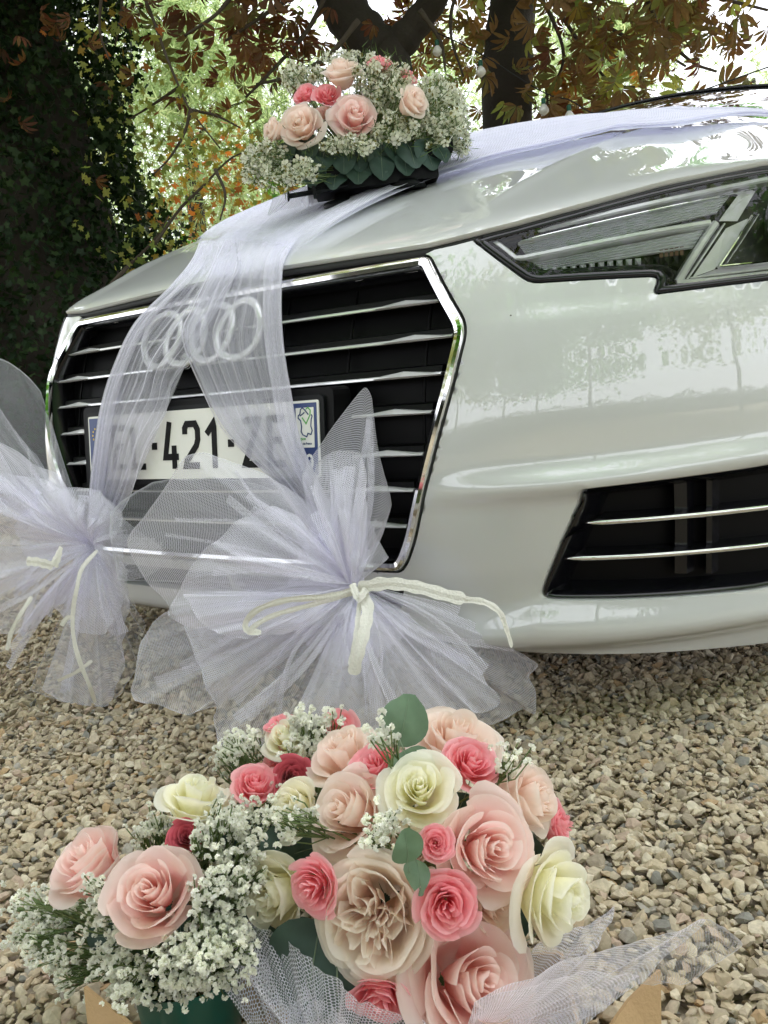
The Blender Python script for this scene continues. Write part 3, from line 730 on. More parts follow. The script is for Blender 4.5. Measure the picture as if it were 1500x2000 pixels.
# ------------------------------------------------------------------ headlamps
def lampstrip(px, w_, off, h_, mat, name, parents, n=30, taper=False):
    P = spline([W(*p, off) for p in px], n) if len(px) > 2 and not taper else np.vstack([np.linspace(W(*px[i], off), W(*px[i+1], off), 14)[(0 if i == 0 else 1):] for i in range(len(px)-1)])
    pf = [(-w_/2, -.012), (-w_/2, h_*.6), (-w_/4, h_), (w_/4, h_), (w_/2, h_*.6), (w_/2, -.012)]
    V, F = strip(P, pf); both(name, V, F, mat, parents[0], False, None, parents[1])
def lamps():
    L = [tuple(v) for v in dens(LAMPR, .014)]
    hr = empty('headlight', (0, 0, 0)); hl = empty('headlight', (0, 0, 0)); hr.parent = CAR; hl.parent = CAR
    def bo(name, V, F, mat, smooth=True, grp=(hr, hl)): return both(name, V, F, mat, grp[0], smooth, None, grp[1])
    bo('lamp_seal', *ring_loft(L, [(0, .012), (0, .0015), (.003, -.0015), (.008, -.001), (.0095, .004)]), M['black'])
    bo('lamp_bezel', *ring_loft(inset(L, .0085), [(0, .004), (.004, .008), (.008, .010), (.010, .045)]), M['black'])
    V, T = cap(inset(L, .018), .046, Ys, .03); bo('lamp_housing', V, T, M['dark'])
    par = (hr, hl)
    # daylight strips: upper long arm, its hook, middle arm, slanted arm and lower arm
    lampstrip([(974, 472), (1120, 436), (1300, 394), (1500, 352), (1560, 342)], .0085, .012, .006, M['lightbar'], 'light_strip', par, 24)
    lampstrip([(992, 479), (1120, 448), (1300, 407), (1500, 366), (1560, 356)], .0018, .014, .004, M['chrome'], 'light_edge', par, 24)
    lampstrip([(966, 474), (1008, 507), (1022, 506), (1124, 485), (1250, 460), (1384, 437)], .0085, .012, .006, M['lightbar'], 'light_strip', par, 24, True)
    lampstrip([(1396, 438), (1370, 476), (1345, 515), (1322, 553)], .0105, .010, .006, M['lightbar'], 'light_strip', par, 16)
    lampstrip([(1318, 554), (1380, 550), (1500, 536), (1580, 526)], .0085, .010, .006, M['lightbar'], 'light_strip', par, 16)
    lampstrip([(1412, 440), (1372, 500), (1338, 550)], .003, .012, .005, M['crystal'], 'light_edge', par, 12)
    lampstrip([(1346, 545), (1420, 536), (1500, 526), (1580, 516)], .0028, .012, .005, M['crystal'], 'light_edge', par, 12)
    lampstrip([(1466, 424), (1434, 474), (1402, 522)], .0035, .016, .005, M['chrome'], 'projector_edge', par, 10)
    lampstrip([(1402, 522), (1470, 515), (1580, 500)], .0030, .016, .005, M['chrome'], 'projector_edge', par, 10)
    lampstrip([(1478, 422), (1446, 472), (1416, 516)], .0018, .017, .005, M['crystal'], 'projector_edge', par, 10)
    # fluted grey reflector trays
    def tray(pp, rows, offa, offb, mat, name):
        offa -= .009; offb -= .009
        A = [np.array(p, float) for p in pp]; V = []; F = []; nn = 14   # pp: top-left, top-right, bottom-right, bottom-left
        k = rows*2+1
        for j in range(k):
            t = j/(k-1); a = A[0]+(A[3]-A[0])*t; b = A[1]+(A[2]-A[1])*t; off = offa if j % 2 else offb
            for i in range(nn): q = a+(b-a)*i/(nn-1); V.append(W(q[0], q[1], off))
        F = [(j*nn+i, j*nn+i+1, (j+1)*nn+i+1, (j+1)*nn+i) for j in range(k-1) for i in range(nn-1)]
        bo(name, V, F, mat, False)
    tray([(1012, 478), (1432, 374), (1398, 418), (1030, 502)], 7, .026, .030, M['reflector'], 'fluted_reflector')
    tray([(1030, 516), (1376, 448), (1352, 486), (1050, 530)], 5, .026, .030, M['reflector'], 'fluted_reflector')
    # satin panels between strips
    V = [W(*p, .02) for p in ((1448, 372), (1480, 366), (1440, 432), (1404, 432), (1418, 412))]; bo('satin_panel', V, [(0, 1, 2, 3, 4)], M['satin'], False)
    V = [W(*p, .02) for p in ((1418, 446), (1462, 426), (1396, 526), (1352, 542))]; bo('satin_panel', V, [(0, 1, 2, 3)], M['satin'], False)
    V = [W(*p, .022) for p in ((1356, 542), (1398, 526), (1580, 504), (1580, 520))]; bo('satin_panel', V, [(0, 1, 2, 3)], M['satin'], False)
    # row of small square crystals, amber blocks at the outer end
    for i in range(15):
        x0 = 1060+i*18; y0 = 531-i*1.7
        q = [(x0, y0-9), (x0+12, y0-10), (x0+12, y0+9), (x0, y0+10)]
        V = [W(*p, .022) for p in q]+[W(x0+6, y0, .012)]
        bo('crystal_block', V, [(0, 1, 4), (1, 2, 4), (2, 3, 4), (3, 0, 4)], M['reflector'] if i < 11 else M['dark'], False)
    for i in range(5):
        x0 = 1288+i*10; y0 = 494-i*1.2
        V = [W(*p, .02) for p in ((x0, y0-8), (x0+7, y0-9), (x0+7, y0+9), (x0, y0+9))]; bo('amber_block', V, [(0, 1, 2, 3)], M['amber'], False)
    # projector bowl and lens
    c = W(1520, 462, .05); nn = nose_normal(W(1520, 462)); a = np.cross(nn, [0, 0, 1.]); a /= np.linalg.norm(a); b = np.cross(a, nn)
    V = []; F = []; n = 24
    for r, h in ((.052, .034), (.046, .020), (.036, .004), (.030, -.004)):
        for k in range(n): th = 2*math.pi*k/n; V.append(c+nn*h+a*r*math.cos(th)*.8+b*r*math.sin(th)*(1+ .06*math.cos(5*th)))
    F = [(j*n+k, j*n+(k+1) % n, (j+1)*n+(k+1) % n, (j+1)*n+k) for j in range(3) for k in range(n)]
    bo('projector_bowl', V, F, M['chrome'], False)
    V = []; 
    for j in range(7):
        ph = j/6*math.pi/2
        for k in range(n): th = 2*math.pi*k/n; V.append(c+nn*(.006+.018*math.sin(ph))+(a*math.cos(th)+b*math.sin(th))*.028*math.cos(ph))
    F = [(j*n+k, j*n+(k+1) % n, (j+1)*n+(k+1) % n, (j+1)*n+k) for j in range(6) for k in range(n)]
    bo('projector_lens', V, F, M['screen'])
    V, T = cap(inset(L, .007), -.0005, Ys, .02); bo('lamp_lens', V, T, M['lens'])
lamps()

# ------------------------------------------------------------------ bonnet, windscreen, roof, flanks
EX = [0, .128, .393, .456, .507, .581, .681, .789, .86, .90]; EZ = [.712, .712, .7035, .709, .715, .728, .752, .774, .785, .79]; EY = [.088, .089, .096, .107, .123, .16, .237, .347, .46, .56]
_he = [W(*p) for p in ((840, 487), (924, 466), (1000, 447), (1120, 414), (1300, 365), (1500, 325))]
EX = [0, .128]+[float(q[0]) for q in _he]+[.87, .91]; EZ = [.716, .716, .709]+[float(q[2])+.0085 for q in _he[1:]]+[float(_he[-1][2])+.012, float(_he[-1][2])+.016]
EY = [.088, .089]+[float(q[1]) for q in _he]; EY += [EY[-1]+.13, EY[-1]+.22]
HP = (.105, .628, -.289, .5225, 4.076, .1787)
YC = 1.36
def hood(X, Y):
    a = np.abs(X); zf = np.interp(a, EX, EZ); yf = np.interp(a, EX, EY); d = np.maximum(Y-yf, 0)
    A, B, Cc, kk, pw, l2 = HP
    rise = A*d+B*.6*(1-np.exp(-d/.6))+Cc*l2*(1-np.exp(-d/l2))+.5*.02*(1-np.exp(-d/.02))
    z = zf+rise*(1-kk*np.minimum(1.1, a/.8)**pw)
    # pressed crease that runs back from the grille corner
    xc = .415+.20*np.clip(Y-.1, 0, 1.3); t = a-xc
    z = z+.0045*ss(.12, .3, Y)*np.where(t < 0, np.exp(t/.03), np.exp(-t/.012))
    return z
def hood_hit(px, py, lift=0.0):
    d = ray(px, py); ts = np.linspace(1.0, 3.6, 2600); P = O+ts[:, None]*d
    yf = np.interp(np.abs(P[:, 0]), EX, EY)
    gap = P[:, 2]-hood(P[:, 0], P[:, 1])-lift; gap = np.where((P[:, 1] < yf) | (P[:, 1] > 1.5), 9, gap)
    i = int(np.argmax(gap < 0)); 
    if not (gap < 0).any(): i = int(np.argmin(gap)); q = P[i].copy(); q[2] = hood(q[0], q[1])+lift; return q
    return P[i]
def bonnet():
    xs = np.concatenate([np.linspace(-.86, .86, 173)]); s = np.concatenate([np.linspace(0, .12, 22)[:-1], np.linspace(.12, 1, 60)]); V = []
    for t in s:
        for x in xs:
            yf = np.interp(abs(x), EX, EY); yc = YC+.10*(x/.8)**2; y = yf+t*(yc-yf); V.append((x, y, float(hood(x, y))))
    n = len(xs); F = [(j*n+i, j*n+i+1, (j+1)*n+i+1, (j+1)*n+i) for j in range(len(s)-1) for i in range(n-1)]
    # turned-down front edge
    m0 = len(V)
    for dz, dy in ((-.004, .0015), (-.007, .006), (-.007, .03)):
        for x in xs: yf = np.interp(abs(x), EX, EY); V.append((x, yf+dy, np.interp(abs(x), EX, EZ)+dz))
    for i in range(n-1):
        F.append((i+1, i, m0+i, m0+i+1))
        for k in range(2): F.append((m0+k*n+i+1, m0+k*n+i, m0+(k+1)*n+i, m0+(k+1)*n+i+1))
    weld('bonnet', V, F, M['paint'], CAR, True, 60)
bonnet()
_xs = np.linspace(-.86, .86, 120)
make('bonnet_seal', *tube([(x, np.interp(abs(x), EX, EY)+.008, np.interp(abs(x), EX, EZ)-.011) for x in _xs], .0065, 8), M['rubber'], CAR)
def greenhouse():
    # windscreen
    xs = np.linspace(-1, 1, 25); V = []; rows = 14
    for j in range(rows):
        t = j/(rows-1)
        for u in xs:
            xb, yb, zb = .76*u, 1.37+.16*u*u, 1.125-.115*u*u; xt, yt, zt = .585*u, 2.22+.10*u*u, 1.445-.055*u*u
            bow = math.sin(math.pi*t)*.02
            V.append((xb+(xt-xb)*t, yb+(yt-yb)*t-bow*.4, zb+(zt-zb)*t+bow))
    n = len(xs); F = [(j*n+i, j*n+i+1, (j+1)*n+i+1, (j+1)*n+i) for j in range(rows-1) for i in range(n-1)]
    make('windscreen', V, F, M['screen'], CAR)
    V = []; ys = np.linspace(2.22, 4.4, 16)
    for y in ys:
        for u in xs: 
            w_ = .585-.03*max(0, y-3.3); V.append((w_*u, y+.10*u*u*max(0, 1-(y-2.2)), 1.447-.055*u*u+.03*math.sin(min(1, (y-2.2)/2.0)*math.pi*.75)-.09*max(0, y-3.2)**2))
    F = [(j*n+i, j*n+i+1, (j+1)*n+i+1, (j+1)*n+i) for j in range(len(ys)-1) for i in range(n-1)]
    make('roof', V, F, M['paint'], CAR)
    make('roof_edge', *joinvf([tube([(.585*u, 2.225+.10*u*u, 1.450-.055*u*u) for u in xs], .006, 6)]), M['black'], CAR)
    # pillars and side glass, flanks with wheel arches
    for s in (1, -1):
        P = spline([(s*.79, 1.36, .985), (s*.70, 1.80, 1.21), (s*.60, 2.30, 1.375), (s*.58, 3.2, 1.405), (s*.60, 4.1, 1.30), (s*.74, 4.6, 1.02)], 30)
        make('pillar', *tube(P, .032, 8), M['paint'], CAR)
        V = [(s*.86, 1.45, .96), (s*.88, 3.0, .98), (s*.84, 4.4, 1.0), (s*.61, 4.05, 1.27), (s*.60, 3.2, 1.375), (s*.615, 2.35, 1.345)]
        make('side_window', V, [(0, 1, 2, 5) if 0 else (0, 1, 4, 5), (1, 2, 3, 4)], M['screen'], CAR, False)
        def arch(yc_, r): return [(yc_+r*math.cos(a), .33+r*math.sin(a)) for a in np.linspace(math.pi+.45, -.45, 22)]
        poly = [(.52, .20), (.56, .15)]+[(y, z) for y, z in arch(.90, .345)]+[(1.3, .17), (3.3, .17)]+[(y, z) for y, z in arch(3.72, .345)]+[(4.5, .2), (4.65, .5), (4.6, .95), (3.0, .98), (1.5, .965), (1.0, .91), (.62, .82), (.5, .74)]
        V2, T = fill(poly, [], .06)
        V = [(s*(.918-.10*max(0, .85-y)**1.2-.03*abs(z-.55)-.9*max(0, z-.86)**1.5-.05*max(0, y-4)**2), y, z) for y, z in V2]
        make('body_side', V, T, M['paint'], CAR)
        # wing top between the bonnet and the flank
        V = []; ys = np.linspace(.50, 1.5, 14)
        for y in ys: 
            a_ = (.862, y, float(hood(.862, max(y, .47)))-.002); zb = np.interp(y, [.5, .62, 1.0, 1.5], [.74, .82, .91, .965]); xb = .918-.10*max(0, .85-y)**1.2-.03*abs(zb-.55)-.9*max(0, zb-.86)**1.5
            for t in np.linspace(0, 1, 6): V.append((s*(a_[0]+(xb-a_[0])*t), y, a_[2]+(zb-a_[2])*t**1.6))
        F = [(j*6+i, j*6+i+1, (j+1)*6+i+1, (j+1)*6+i) for j in range(13) for i in range(5)]
        make('wing_top', V, F, M['paint'], CAR)
        for yc_ in (.90, 3.72):
            wh = empty('wheel', (s*.80, yc_, .33)); wh.parent = CAR
            V = []; F = []; n = 40; pf = [(-.11, .24), (-.11, .31), (-.09, .33), (.09, .33), (.11, .31), (.11, .24)]
            for a in range(n):
                th = 2*math.pi*a/n
                for dx, r in pf: V.append((s*.80+dx*s, yc_+r*math.cos(th), .33+r*math.sin(th)))
            F = [(a*6+k, a*6+k+1, ((a+1) % n)*6+k+1, ((a+1) % n)*6+k) for a in range(n) for k in range(5)]
            make('tyre', V, F, M['tyre'], wh)
            pr = []
            for k in range(5):
                th = 2*math.pi*k/5+.3; c0 = np.array([s*.895, yc_, .33]); d1 = np.array([0, math.cos(th), math.sin(th)])
                pr.append(tube([c0, c0+d1*.12+np.array([s*.006, 0, 0]), c0+d1*.235], [.03, .02, .026], 6))
            pr.append(tube([(s*.88, yc_, .33), (s*.91, yc_, .33)], .035, 16))
            V = []; n2 = 40
            for r, dx in ((.245, .105), (.228, .10), (.225, -.05)):
                for a in range(n2): th = 2*math.pi*a/n2; V.append((s*(.80+dx), yc_+r*math.cos(th), .33+r*math.sin(th)))
            pr.append((V, [(j*n2+a, j*n2+(a+1) % n2, (j+1)*n2+(a+1) % n2, (j+1)*n2+a) for j in range(2) for a in range(n2)]))
            make('rim', *joinvf(pr), M['satin'], wh)
    # floor and tail
    V = [(-.8, .42, .17), (.8, .42, .17), (.84, 4.6, .2), (-.84, 4.6, .2), (-.8, .42, .60), (.8, .42, .60), (.84, 4.6, .98), (-.84, 4.6, .98)]
    make('underbody', V, [(0, 3, 2, 1), (2, 3, 7, 6), (0, 1, 5, 4)], M['dark'], CAR, False)
    V = [(-.86, 1.4, .96), (.86, 1.4, .96), (.86, 4.6, .97), (-.86, 4.6, .97)]; make('cabin_floor', V, [(0, 1, 2, 3)], M['dark'], CAR, False)
    V = []; 
    for y, z in ((4.4, 1.30), (4.68, 1.0), (4.72, .7), (4.68, .3)):
        for x in np.linspace(-.85, .85, 9): V.append((x*(.68 if z > 1.2 else 1), y-.08*(x/.85)**2, z))
    make('tailgate', V, [(j*9+i, j*9+i+1, (j+1)*9+i+1, (j+1)*9+i) for j in range(3) for i in range(8)], M['paint'], CAR)
greenhouse()

# ------------------------------------------------------------------ trees
def leaf_palmate():            # horse-chestnut: seven hanging leaflets
    V = []; F = []
    for k in range(7):
        a = math.radians(-96+32*k); L = (.62, .82, .97, 1.0, .97, .82, .62)[k]; w_ = .175*L
        d = np.array([math.sin(a), math.cos(a)]); n_ = np.array([d[1], -d[0]]); o = len(V)
        dz = -.18-.1*abs(k-3)
        for t, ww, z in ((.04, .02, 0), (.45, .62, .06), (.72, 1.0, .0), (.90, .62, -.14), (1.0, .0, -.24)):
            for s in ((-1, 0, 1) if 0 < ww else (0,)): p = d*t*L+n_*s*ww*w_; V.append((p[0], p[1], z+dz*t*t-(.07*ww if s == 0 else 0)))
        for j in range(3): F += [(o+3*j, o+3*j+1, o+3*j+4, o+3*j+3), (o+3*j+1, o+3*j+2, o+3*j+5, o+3*j+4)]
        F += [(o+9, o+10, o+12), (o+10, o+11, o+12)]
    return np.array(V), F
def leaf_lobed(lobes):
    V = [(0, .32, 0)]; n = len(lobes)
    for a, r in lobes: V.append((r*math.sin(math.radians(a)), .32+r*math.cos(math.radians(a)), -.10*r*abs(math.sin(math.radians(a)))))
    return np.array(V), [(0, i, i+1) for i in range(1, n)]+[(0, n, 1)]
PLANE = leaf_lobed([(0, .70), (14, .36), (38, .60), (52, .62), (66, .30), (96, .52), (118, .46), (150, .22), (180, .30), (-150, .22), (-118, .46), (-96, .52), (-66, .30), (-52, .62), (-38, .60), (-14, .36)])
IVYL = leaf_lobed([(0, .62), (28, .34), (62, .50), (95, .30), (130, .42), (180, .12), (-130, .42), (-95, .30), (-62, .50), (-28, .34)])
OVAL = (np.array([(0, 0, 0), (.22, .3, -.05), (.2, .7, -.04), (0, 1, 0), (-.2, .7, -.04), (-.22, .3, -.05)]), [(0, 1, 2, 3), (0, 3, 4, 5)])
PALM = leaf_palmate()
def needle_tuft():
    r = np.random.default_rng(3); V = []; F = []
    for k in range(9):
        d = r.normal(size=3); d[1] += .9; d /= np.linalg.norm(d); s = np.cross(d, r.normal(size=3)); s /= np.linalg.norm(s); o = len(V)
        V += [tuple(-s*.05), tuple(s*.05), tuple(d)]; F.append((o, o+1, o+2))
    return np.array(V), F
TUFT = needle_tuft()
def tris(F):
    out = []
    for f in F:
        for i in range(1, len(f)-1): out.append((f[0], f[i], f[i+1]))
    return np.array(out)
def rot_batch(n, droop=.0, rng=RNG):
    """random frames; y axis is the leaf's length. droop pulls the tip down"""
    y = rng.normal(size=(n, 3)); y[:, 2] -= droop; y /= np.linalg.norm(y, axis=1)[:, None]
    t = rng.normal(size=(n, 3)); x = np.cross(y, t); x /= np.linalg.norm(x, axis=1)[:, None]; z = np.cross(x, y)
    return np.stack([x, y, z], 1)
def leaves(name, proto, P, size, mat, parent=None, droop=.5, kind='stuff', rng=RNG):
    V0, F0 = proto; T0 = tris(F0); n = len(P); R_ = rot_batch(n, droop, rng); s = size*rng.uniform(.65, 1.25, n)
    V = (V0[None]*s[:, None, None])@R_+np.asarray(P)[:, None]
    T = (T0[None]+(np.arange(n)*len(V0))[:, None, None]).reshape(-1, 3)
    o = link(name, np_mesh(name, V.reshape(-1, 3), T, mat), parent)
    if kind: o['kind'] = kind
    return o
def blob(c, r, n, rng=RNG, shell=.55):
    d = rng.normal(size=(n, 3)); d /= np.linalg.norm(d, axis=1)[:, None]; rad = (shell+(1-shell)*rng.random(n)**.6)[:, None]
    return np.asarray(c)+d*rad*np.asarray(r)
def branch_pts(c, n, rng=RNG, spread=.4): return np.asarray(c)+rng.normal(size=(n, 3))*spread
def px_cloud(spec, rng=RNG):
    """leaf positions: (cx, cy, rx, ry, depth0, depth1, count, clumps) - clumps of leaves hanging in the air volume seen there"""
    out = []
    for cx, cy, rx, ry, d0, d1, n, cl in spec:
        m_ = max(1, cl)
        cen = [(cx+rng.uniform(-1, 1)*rx, cy+rng.uniform(-1, 1)*ry, rng.uniform(d0, d1)) for _ in range(m_)]
        for q in cen:
            k = max(1, int(n/m_)); c = D(*q); out.append(c+rng.normal(size=(k, 3))*np.array([.20, .20, .16])*q[2]/5)
    return np.vstack(out)
def tree(name, loc, label, cat='tree', group=None): return empty(name, loc, label, cat, group)
def limb(parent, pts, radii, mat=None, name='branch', seg=10):
    n = max(6, len(pts)*5); P = spline(pts, n); r = np.interp(np.linspace(0, 1, n), np.linspace(0, 1, len(radii)), radii)
    rr = r*(1+.06*np.sin(np.arange(n)*1.7)); return make(name, *tube(P, rr, seg), mat or M['bark'], parent)
def ground_under(p): return np.array([p[0], p[1], 0.])

# chestnut with the straight trunk right of the bouquet
c = D(990, 200, 6.0); base = ground_under(c)+np.array([-.04, 0, 0])
T1 = tree('chestnut_tree', base, 'straight dark tree trunk right of the bonnet bouquet under browning chestnut leaves')
tp = D(1008, -60, 6.0); top = tp+(tp-c)*2.2
limb(T1, [base-np.array([0, 0, .1]), base+np.array([0, 0, .5]), c, tp, top], [.24, .205, .178, .172, .12], name='trunk', seg=20)
def twig(parent, px, d, r0=.018, name='branch'):
    P = [D(a, b, d[i] if isinstance(d, (list, tuple)) else d) for i, (a, b) in enumerate(px)]
    return limb(parent, P, [r0, r0*.4], M['barkl'], name, 6)
for px, d in (([(1010, -80), (1120, 0), (1200, 60), (1290, 100), (1340, 130)], 5.4), ([(1020, -60), (1080, 40), (1100, 120), (1060, 200)], 5.6),
              ([(1100, -60), (1250, -10), (1290, 60), (1350, 120), (1400, 140)], 5.0), ([(1000, -90), (900, -20), (880, 60), (905, 150)], 5.3),
              ([(1050, -40), (1130, 80), (1190, 160), (1240, 170)], 5.8), ([(1180, -60), (1300, -30), (1420, 0), (1500, 20)], 4.8), ([(1060, 60), (1065, 150), (1075, 250)], 5.7)):
    twig(T1, px, d)
# forked chestnut left of it
f0 = D(760, 130, 5.6)
T2 = tree('chestnut_tree', ground_under(f0), 'forked dark chestnut tree standing behind the bonnet bouquet, two limbs leaning apart')
limb(T2, [ground_under(f0)-np.array([0, 0, .1]), ground_under(f0)+np.array([0, 0, .7]), D(768, 300, 5.6), f0, D(735, 88, 5.6)], [.26, .2, .18, .175, .15], name='trunk', seg=18)
limb(T2, [D(745, 110, 5.6), D(712, 72, 5.6), D(680, 30, 5.6), D(650, -30, 5.6), D(600, -160, 5.6)], [.17, .155, .145, .14, .10], seg=14)
limb(T2, [D(755, 112, 5.6), D(790, 75, 5.55), D(822, 35, 5.5), D(858, -20, 5.4), D(920, -140, 5.2)], [.12, .10, .09, .08, .06], seg=12)
for px, d in (([(650, -60), (560, 0), (500, 40), (440, 80)], 5.0), ([(600, -80), (480, -30), (420, 30), (360, 70)], 4.6), ([(640, -20), (600, 60), (520, 150), (480, 190)], 5.2),
              ([(700, 40), (640, 110), (560, 150), (500, 165)], 5.0), ([(820, 20), (860, 80), (870, 140)], 5.2)): twig(T2, px, d)
# leaves one can pick apart, then the mass
def pick_leaves(parent, proto, spots, size, mats, droop, name='leaf', rng=RNG):
    base_me = []
    for m_ in mats:
        me = bpy.data.meshes.new(name); me.from_pydata([tuple(map(float, v)) for v in proto[0]], [], proto[1]); me.materials.append(m_); base_me.append(me)
    R_ = rot_batch(len(spots), droop, rng)
    for i, p in enumerate(spots):
        o = bpy.data.objects.new(name, base_me[int(rng.integers(len(mats)))]); COL.objects.link(o); o.parent = parent
        s = size*rng.uniform(.7, 1.2); A = R_[i].T*s; lp = np.asarray(p)-np.array(parent.location)
        o.matrix_local = Matrix(((*A[0], lp[0]), (*A[1], lp[1]), (*A[2], lp[2]), (0, 0, 0, 1)))
brownspec = [(1190, 20, 120, 30, 4.8, 5.8, 90, 18), (1110, 110, 50, 70, 5.0, 5.9, 90, 12), (1290, 20, 100, 22, 4.6, 5.4, 50, 9), (1230, 90, 60, 28, 4.8, 5.6, 34, 7),
             (890, 30, 60, 50, 6.3, 7.2, 80, 12), (900, 160, 40, 60, 6.4, 7.2, 60, 9), (1450, 5, 50, 14, 4.4, 5.0, 22, 5), (1345, 140, 26, 26, 4.8, 5.2, 10, 3), (1130, 210, 70, 30, 5.8, 6.8, 60, 9)]
redspec = [(430, 5, 90, 20, 4.4, 5.2, 50, 12), (560, 40, 50, 50, 4.8, 5.6, 46, 10), (500, 150, 34, 22, 4.8, 5.4, 10, 4), (570, 130, 40, 50, 6.0, 6.6, 24, 6), (760, 10, 60, 20, 6.2, 7.0, 40, 7), (330, 50, 20, 40, 4.6, 5, 8, 3)]
P1 = px_cloud(brownspec); P2 = px_cloud(redspec)
RNG.shuffle(P1); RNG.shuffle(P2)
pick_leaves(T1, PALM, P1[:230], .115, [M['brown'], M['brown'], M['plane'], M['yellow'], M['rust']], 1.2)
pick_leaves(T2, PALM, P2[:120], .115, [M['rust'], M['rust'], M['brown']], 1.4)
leaves('leaf_mass', PALM, P1[230:], .11, M['brown'], T1, 1.1); leaves('leaf_mass', PALM, P2[120:], .11, M['rust'], T2, 1.3)
# the crowns overhead, out of the frame but reflected in the paint
def canopy(parent, c, r, n, size, mat, cl, rng):
    cs = blob(c, r, cl, rng, .2); P = np.vstack([q+rng.normal(size=(n//cl, 3))*np.array([.42, .42, .26]) for q in cs])
    P = P[P[:, 2] > 2.4]
    rel = P-O; z = rel@FW; px = 750+FPX*(rel@RT)/z; py = 1000-FPX*(rel@UP)/z
    P = P[~((z > 0) & (px > -60) & (px < 1560) & (py > -80))]
    leaves('leaf_mass', PALM, P, size, mat, parent, .9, rng=rng)
r2 = np.random.default_rng(11)
canopy(T1, (2.2, 5.2, 5.8), (3.4, 2.2, 1.4), 6500, .17, M['brown'], 90, r2)
canopy(T2, (-2.2, 4.6, 5.6), (3.2, 2.4, 1.3), 6500, .17, M['plane'], 90, r2)
canopy(T2, (-.7, 3.7, 5.3), (2.1, 1.7, .9), 5200, .17, M['brown'], 70, r2)
canopy(T2, (.0, 7.2, 7.2), (4.6, 2.2, 1.6), 6000, .18, M['shrub'], 90, r2)
for a_, b_ in (((T1), [top-np.array([0, 0, .8]), (1.4, 2.4, 4.6), (1.6, .9, 4.9), (1.7, -.6, 4.9)]), (T2, [D(600, -160, 5.6), (-1.7, 2.4, 4.4), (-1.3, .6, 4.8), (-1.0, -.8, 5.0)])):
    limb(a_, b_, [.12, .03], name='branch')

# plane tree: thin twigs with yellow-green lobed leaves hanging in from the left
T3 = tree('plane_tree', (-7.2, 5.0, 0), 'plane tree with yellow-green lobed leaves on thin hanging twigs, left of the bonnet bouquet')
limb(T3, [(-7.2, 5.0, -.1), (-7.1, 4.9, 2.2), (-6.7, 4.6, 4.6), (-6.0, 4.2, 6.2)], [.22, .18, .13, .08], name='trunk', seg=12)
tw = [[(268, -40), (300, 40), (325, 110), (350, 170), (372, 215), (430, 290)], [(372, 215), (360, 260), (330, 310), (300, 340)], [(240, -20), (235, 40), (225, 90)], [(350, 170), (290, 210), (240, 240)],
      [(200, -30), (195, 60), (215, 120)], [(372, 215), (420, 225), (470, 250)], [(300, 480), (350, 410), (400, 360), (450, 310), (500, 290)], [(250, 520), (300, 470), (330, 420)], [(420, 330), (440, 380), (430, 430)]]
spots = []
for k, t in enumerate(tw):
    d = 4.6+.25*(k % 4); twig(T3, t, d, .011); P = spline([D(a, b, d) for a, b in t], 14)
    for q in P[2:]: spots += [q+RNG.normal(size=3)*.10 for _ in range(2)]
limb(T3, [(-6.0, 4.2, 6.2), D(200, -260, 4.8), D(268, -45, 4.6)], [.08, .05, .012], M['barkl'], 'branch', 8)
limb(T3, [(-7.1, 4.9, 2.2), D(150, 600, 5.4), D(250, 520, 4.9)], [.08, .03, .012], M['barkl'], 'branch', 8)
pick_leaves(T3, PLANE, spots[:200], .05, [M['plane'], M['plane'], M['yellow']], .7)
P3 = px_cloud([(225, 110, 20, 110, 4.6, 5.6, 34, 7), (260, 320, 30, 100, 4.8, 5.8, 60, 10), (400, 300, 110, 80, 5.2, 7.0, 170, 18), (330, 180, 60, 80, 5, 6.5, 60, 8), (300, 430, 50, 60, 5, 6, 40, 5), (430, 100, 60, 50, 5.5, 7, 40, 6), (700, 20, 60, 30, 6, 7.5, 50, 5)])
leaves('leaf_mass', PLANE, P3, .05, M['plane'], T3, .6)

# the ivy-clad tree that fills the left edge
ic = D(40, 400, 5.9); ib = ground_under(ic)
T4 = tree('ivy_clad_tree', ib, 'big tree smothered in dark green ivy at the left edge of the photo')
limb(T4, [ib-np.array([0, 0, .1]), ib+np.array([0, 0, 1.2]), ib+np.array([0, 0, 2.6]), ib+np.array([-.1, 0, 4.2]), ib+np.array([-.1, 0, 5.6])], [.80, .66, .50, .36, .2], name='trunk', seg=20)
out_r = [(-.05, 1.12), (.6, 1.08), (1.2, .98), (1.9, .82), (2.6, .74), (3.4, .66), (4.4, .55), (5.6, .4)]
n = 42000; hz = RNG.random(n)*5.5; th = RNG.random(n)*6.283; rr = np.interp(hz, [a for a, _ in out_r], [b for _, b in out_r])
lump = .10*np.sin(th*5+hz*3)+.08*np.sin(th*3-hz*4.3)+.05*np.sin(hz*9+th*7)
rad = rr+lump+RNG.normal(0, .07, n)
PI_ = np.stack([ib[0]+rad*np.cos(th), ib[1]+rad*np.sin(th), hz], 1)
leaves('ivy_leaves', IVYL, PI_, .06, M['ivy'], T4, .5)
Pb = px_cloud([(40, 50, 70, 40, 4.9, 5.2, 12, 5), (120, 190, 40, 30, 4.9, 5.2, 5, 2)]); leaves('dry_leaves', PALM, Pb, .09, M['rust'], T4, 1.2)

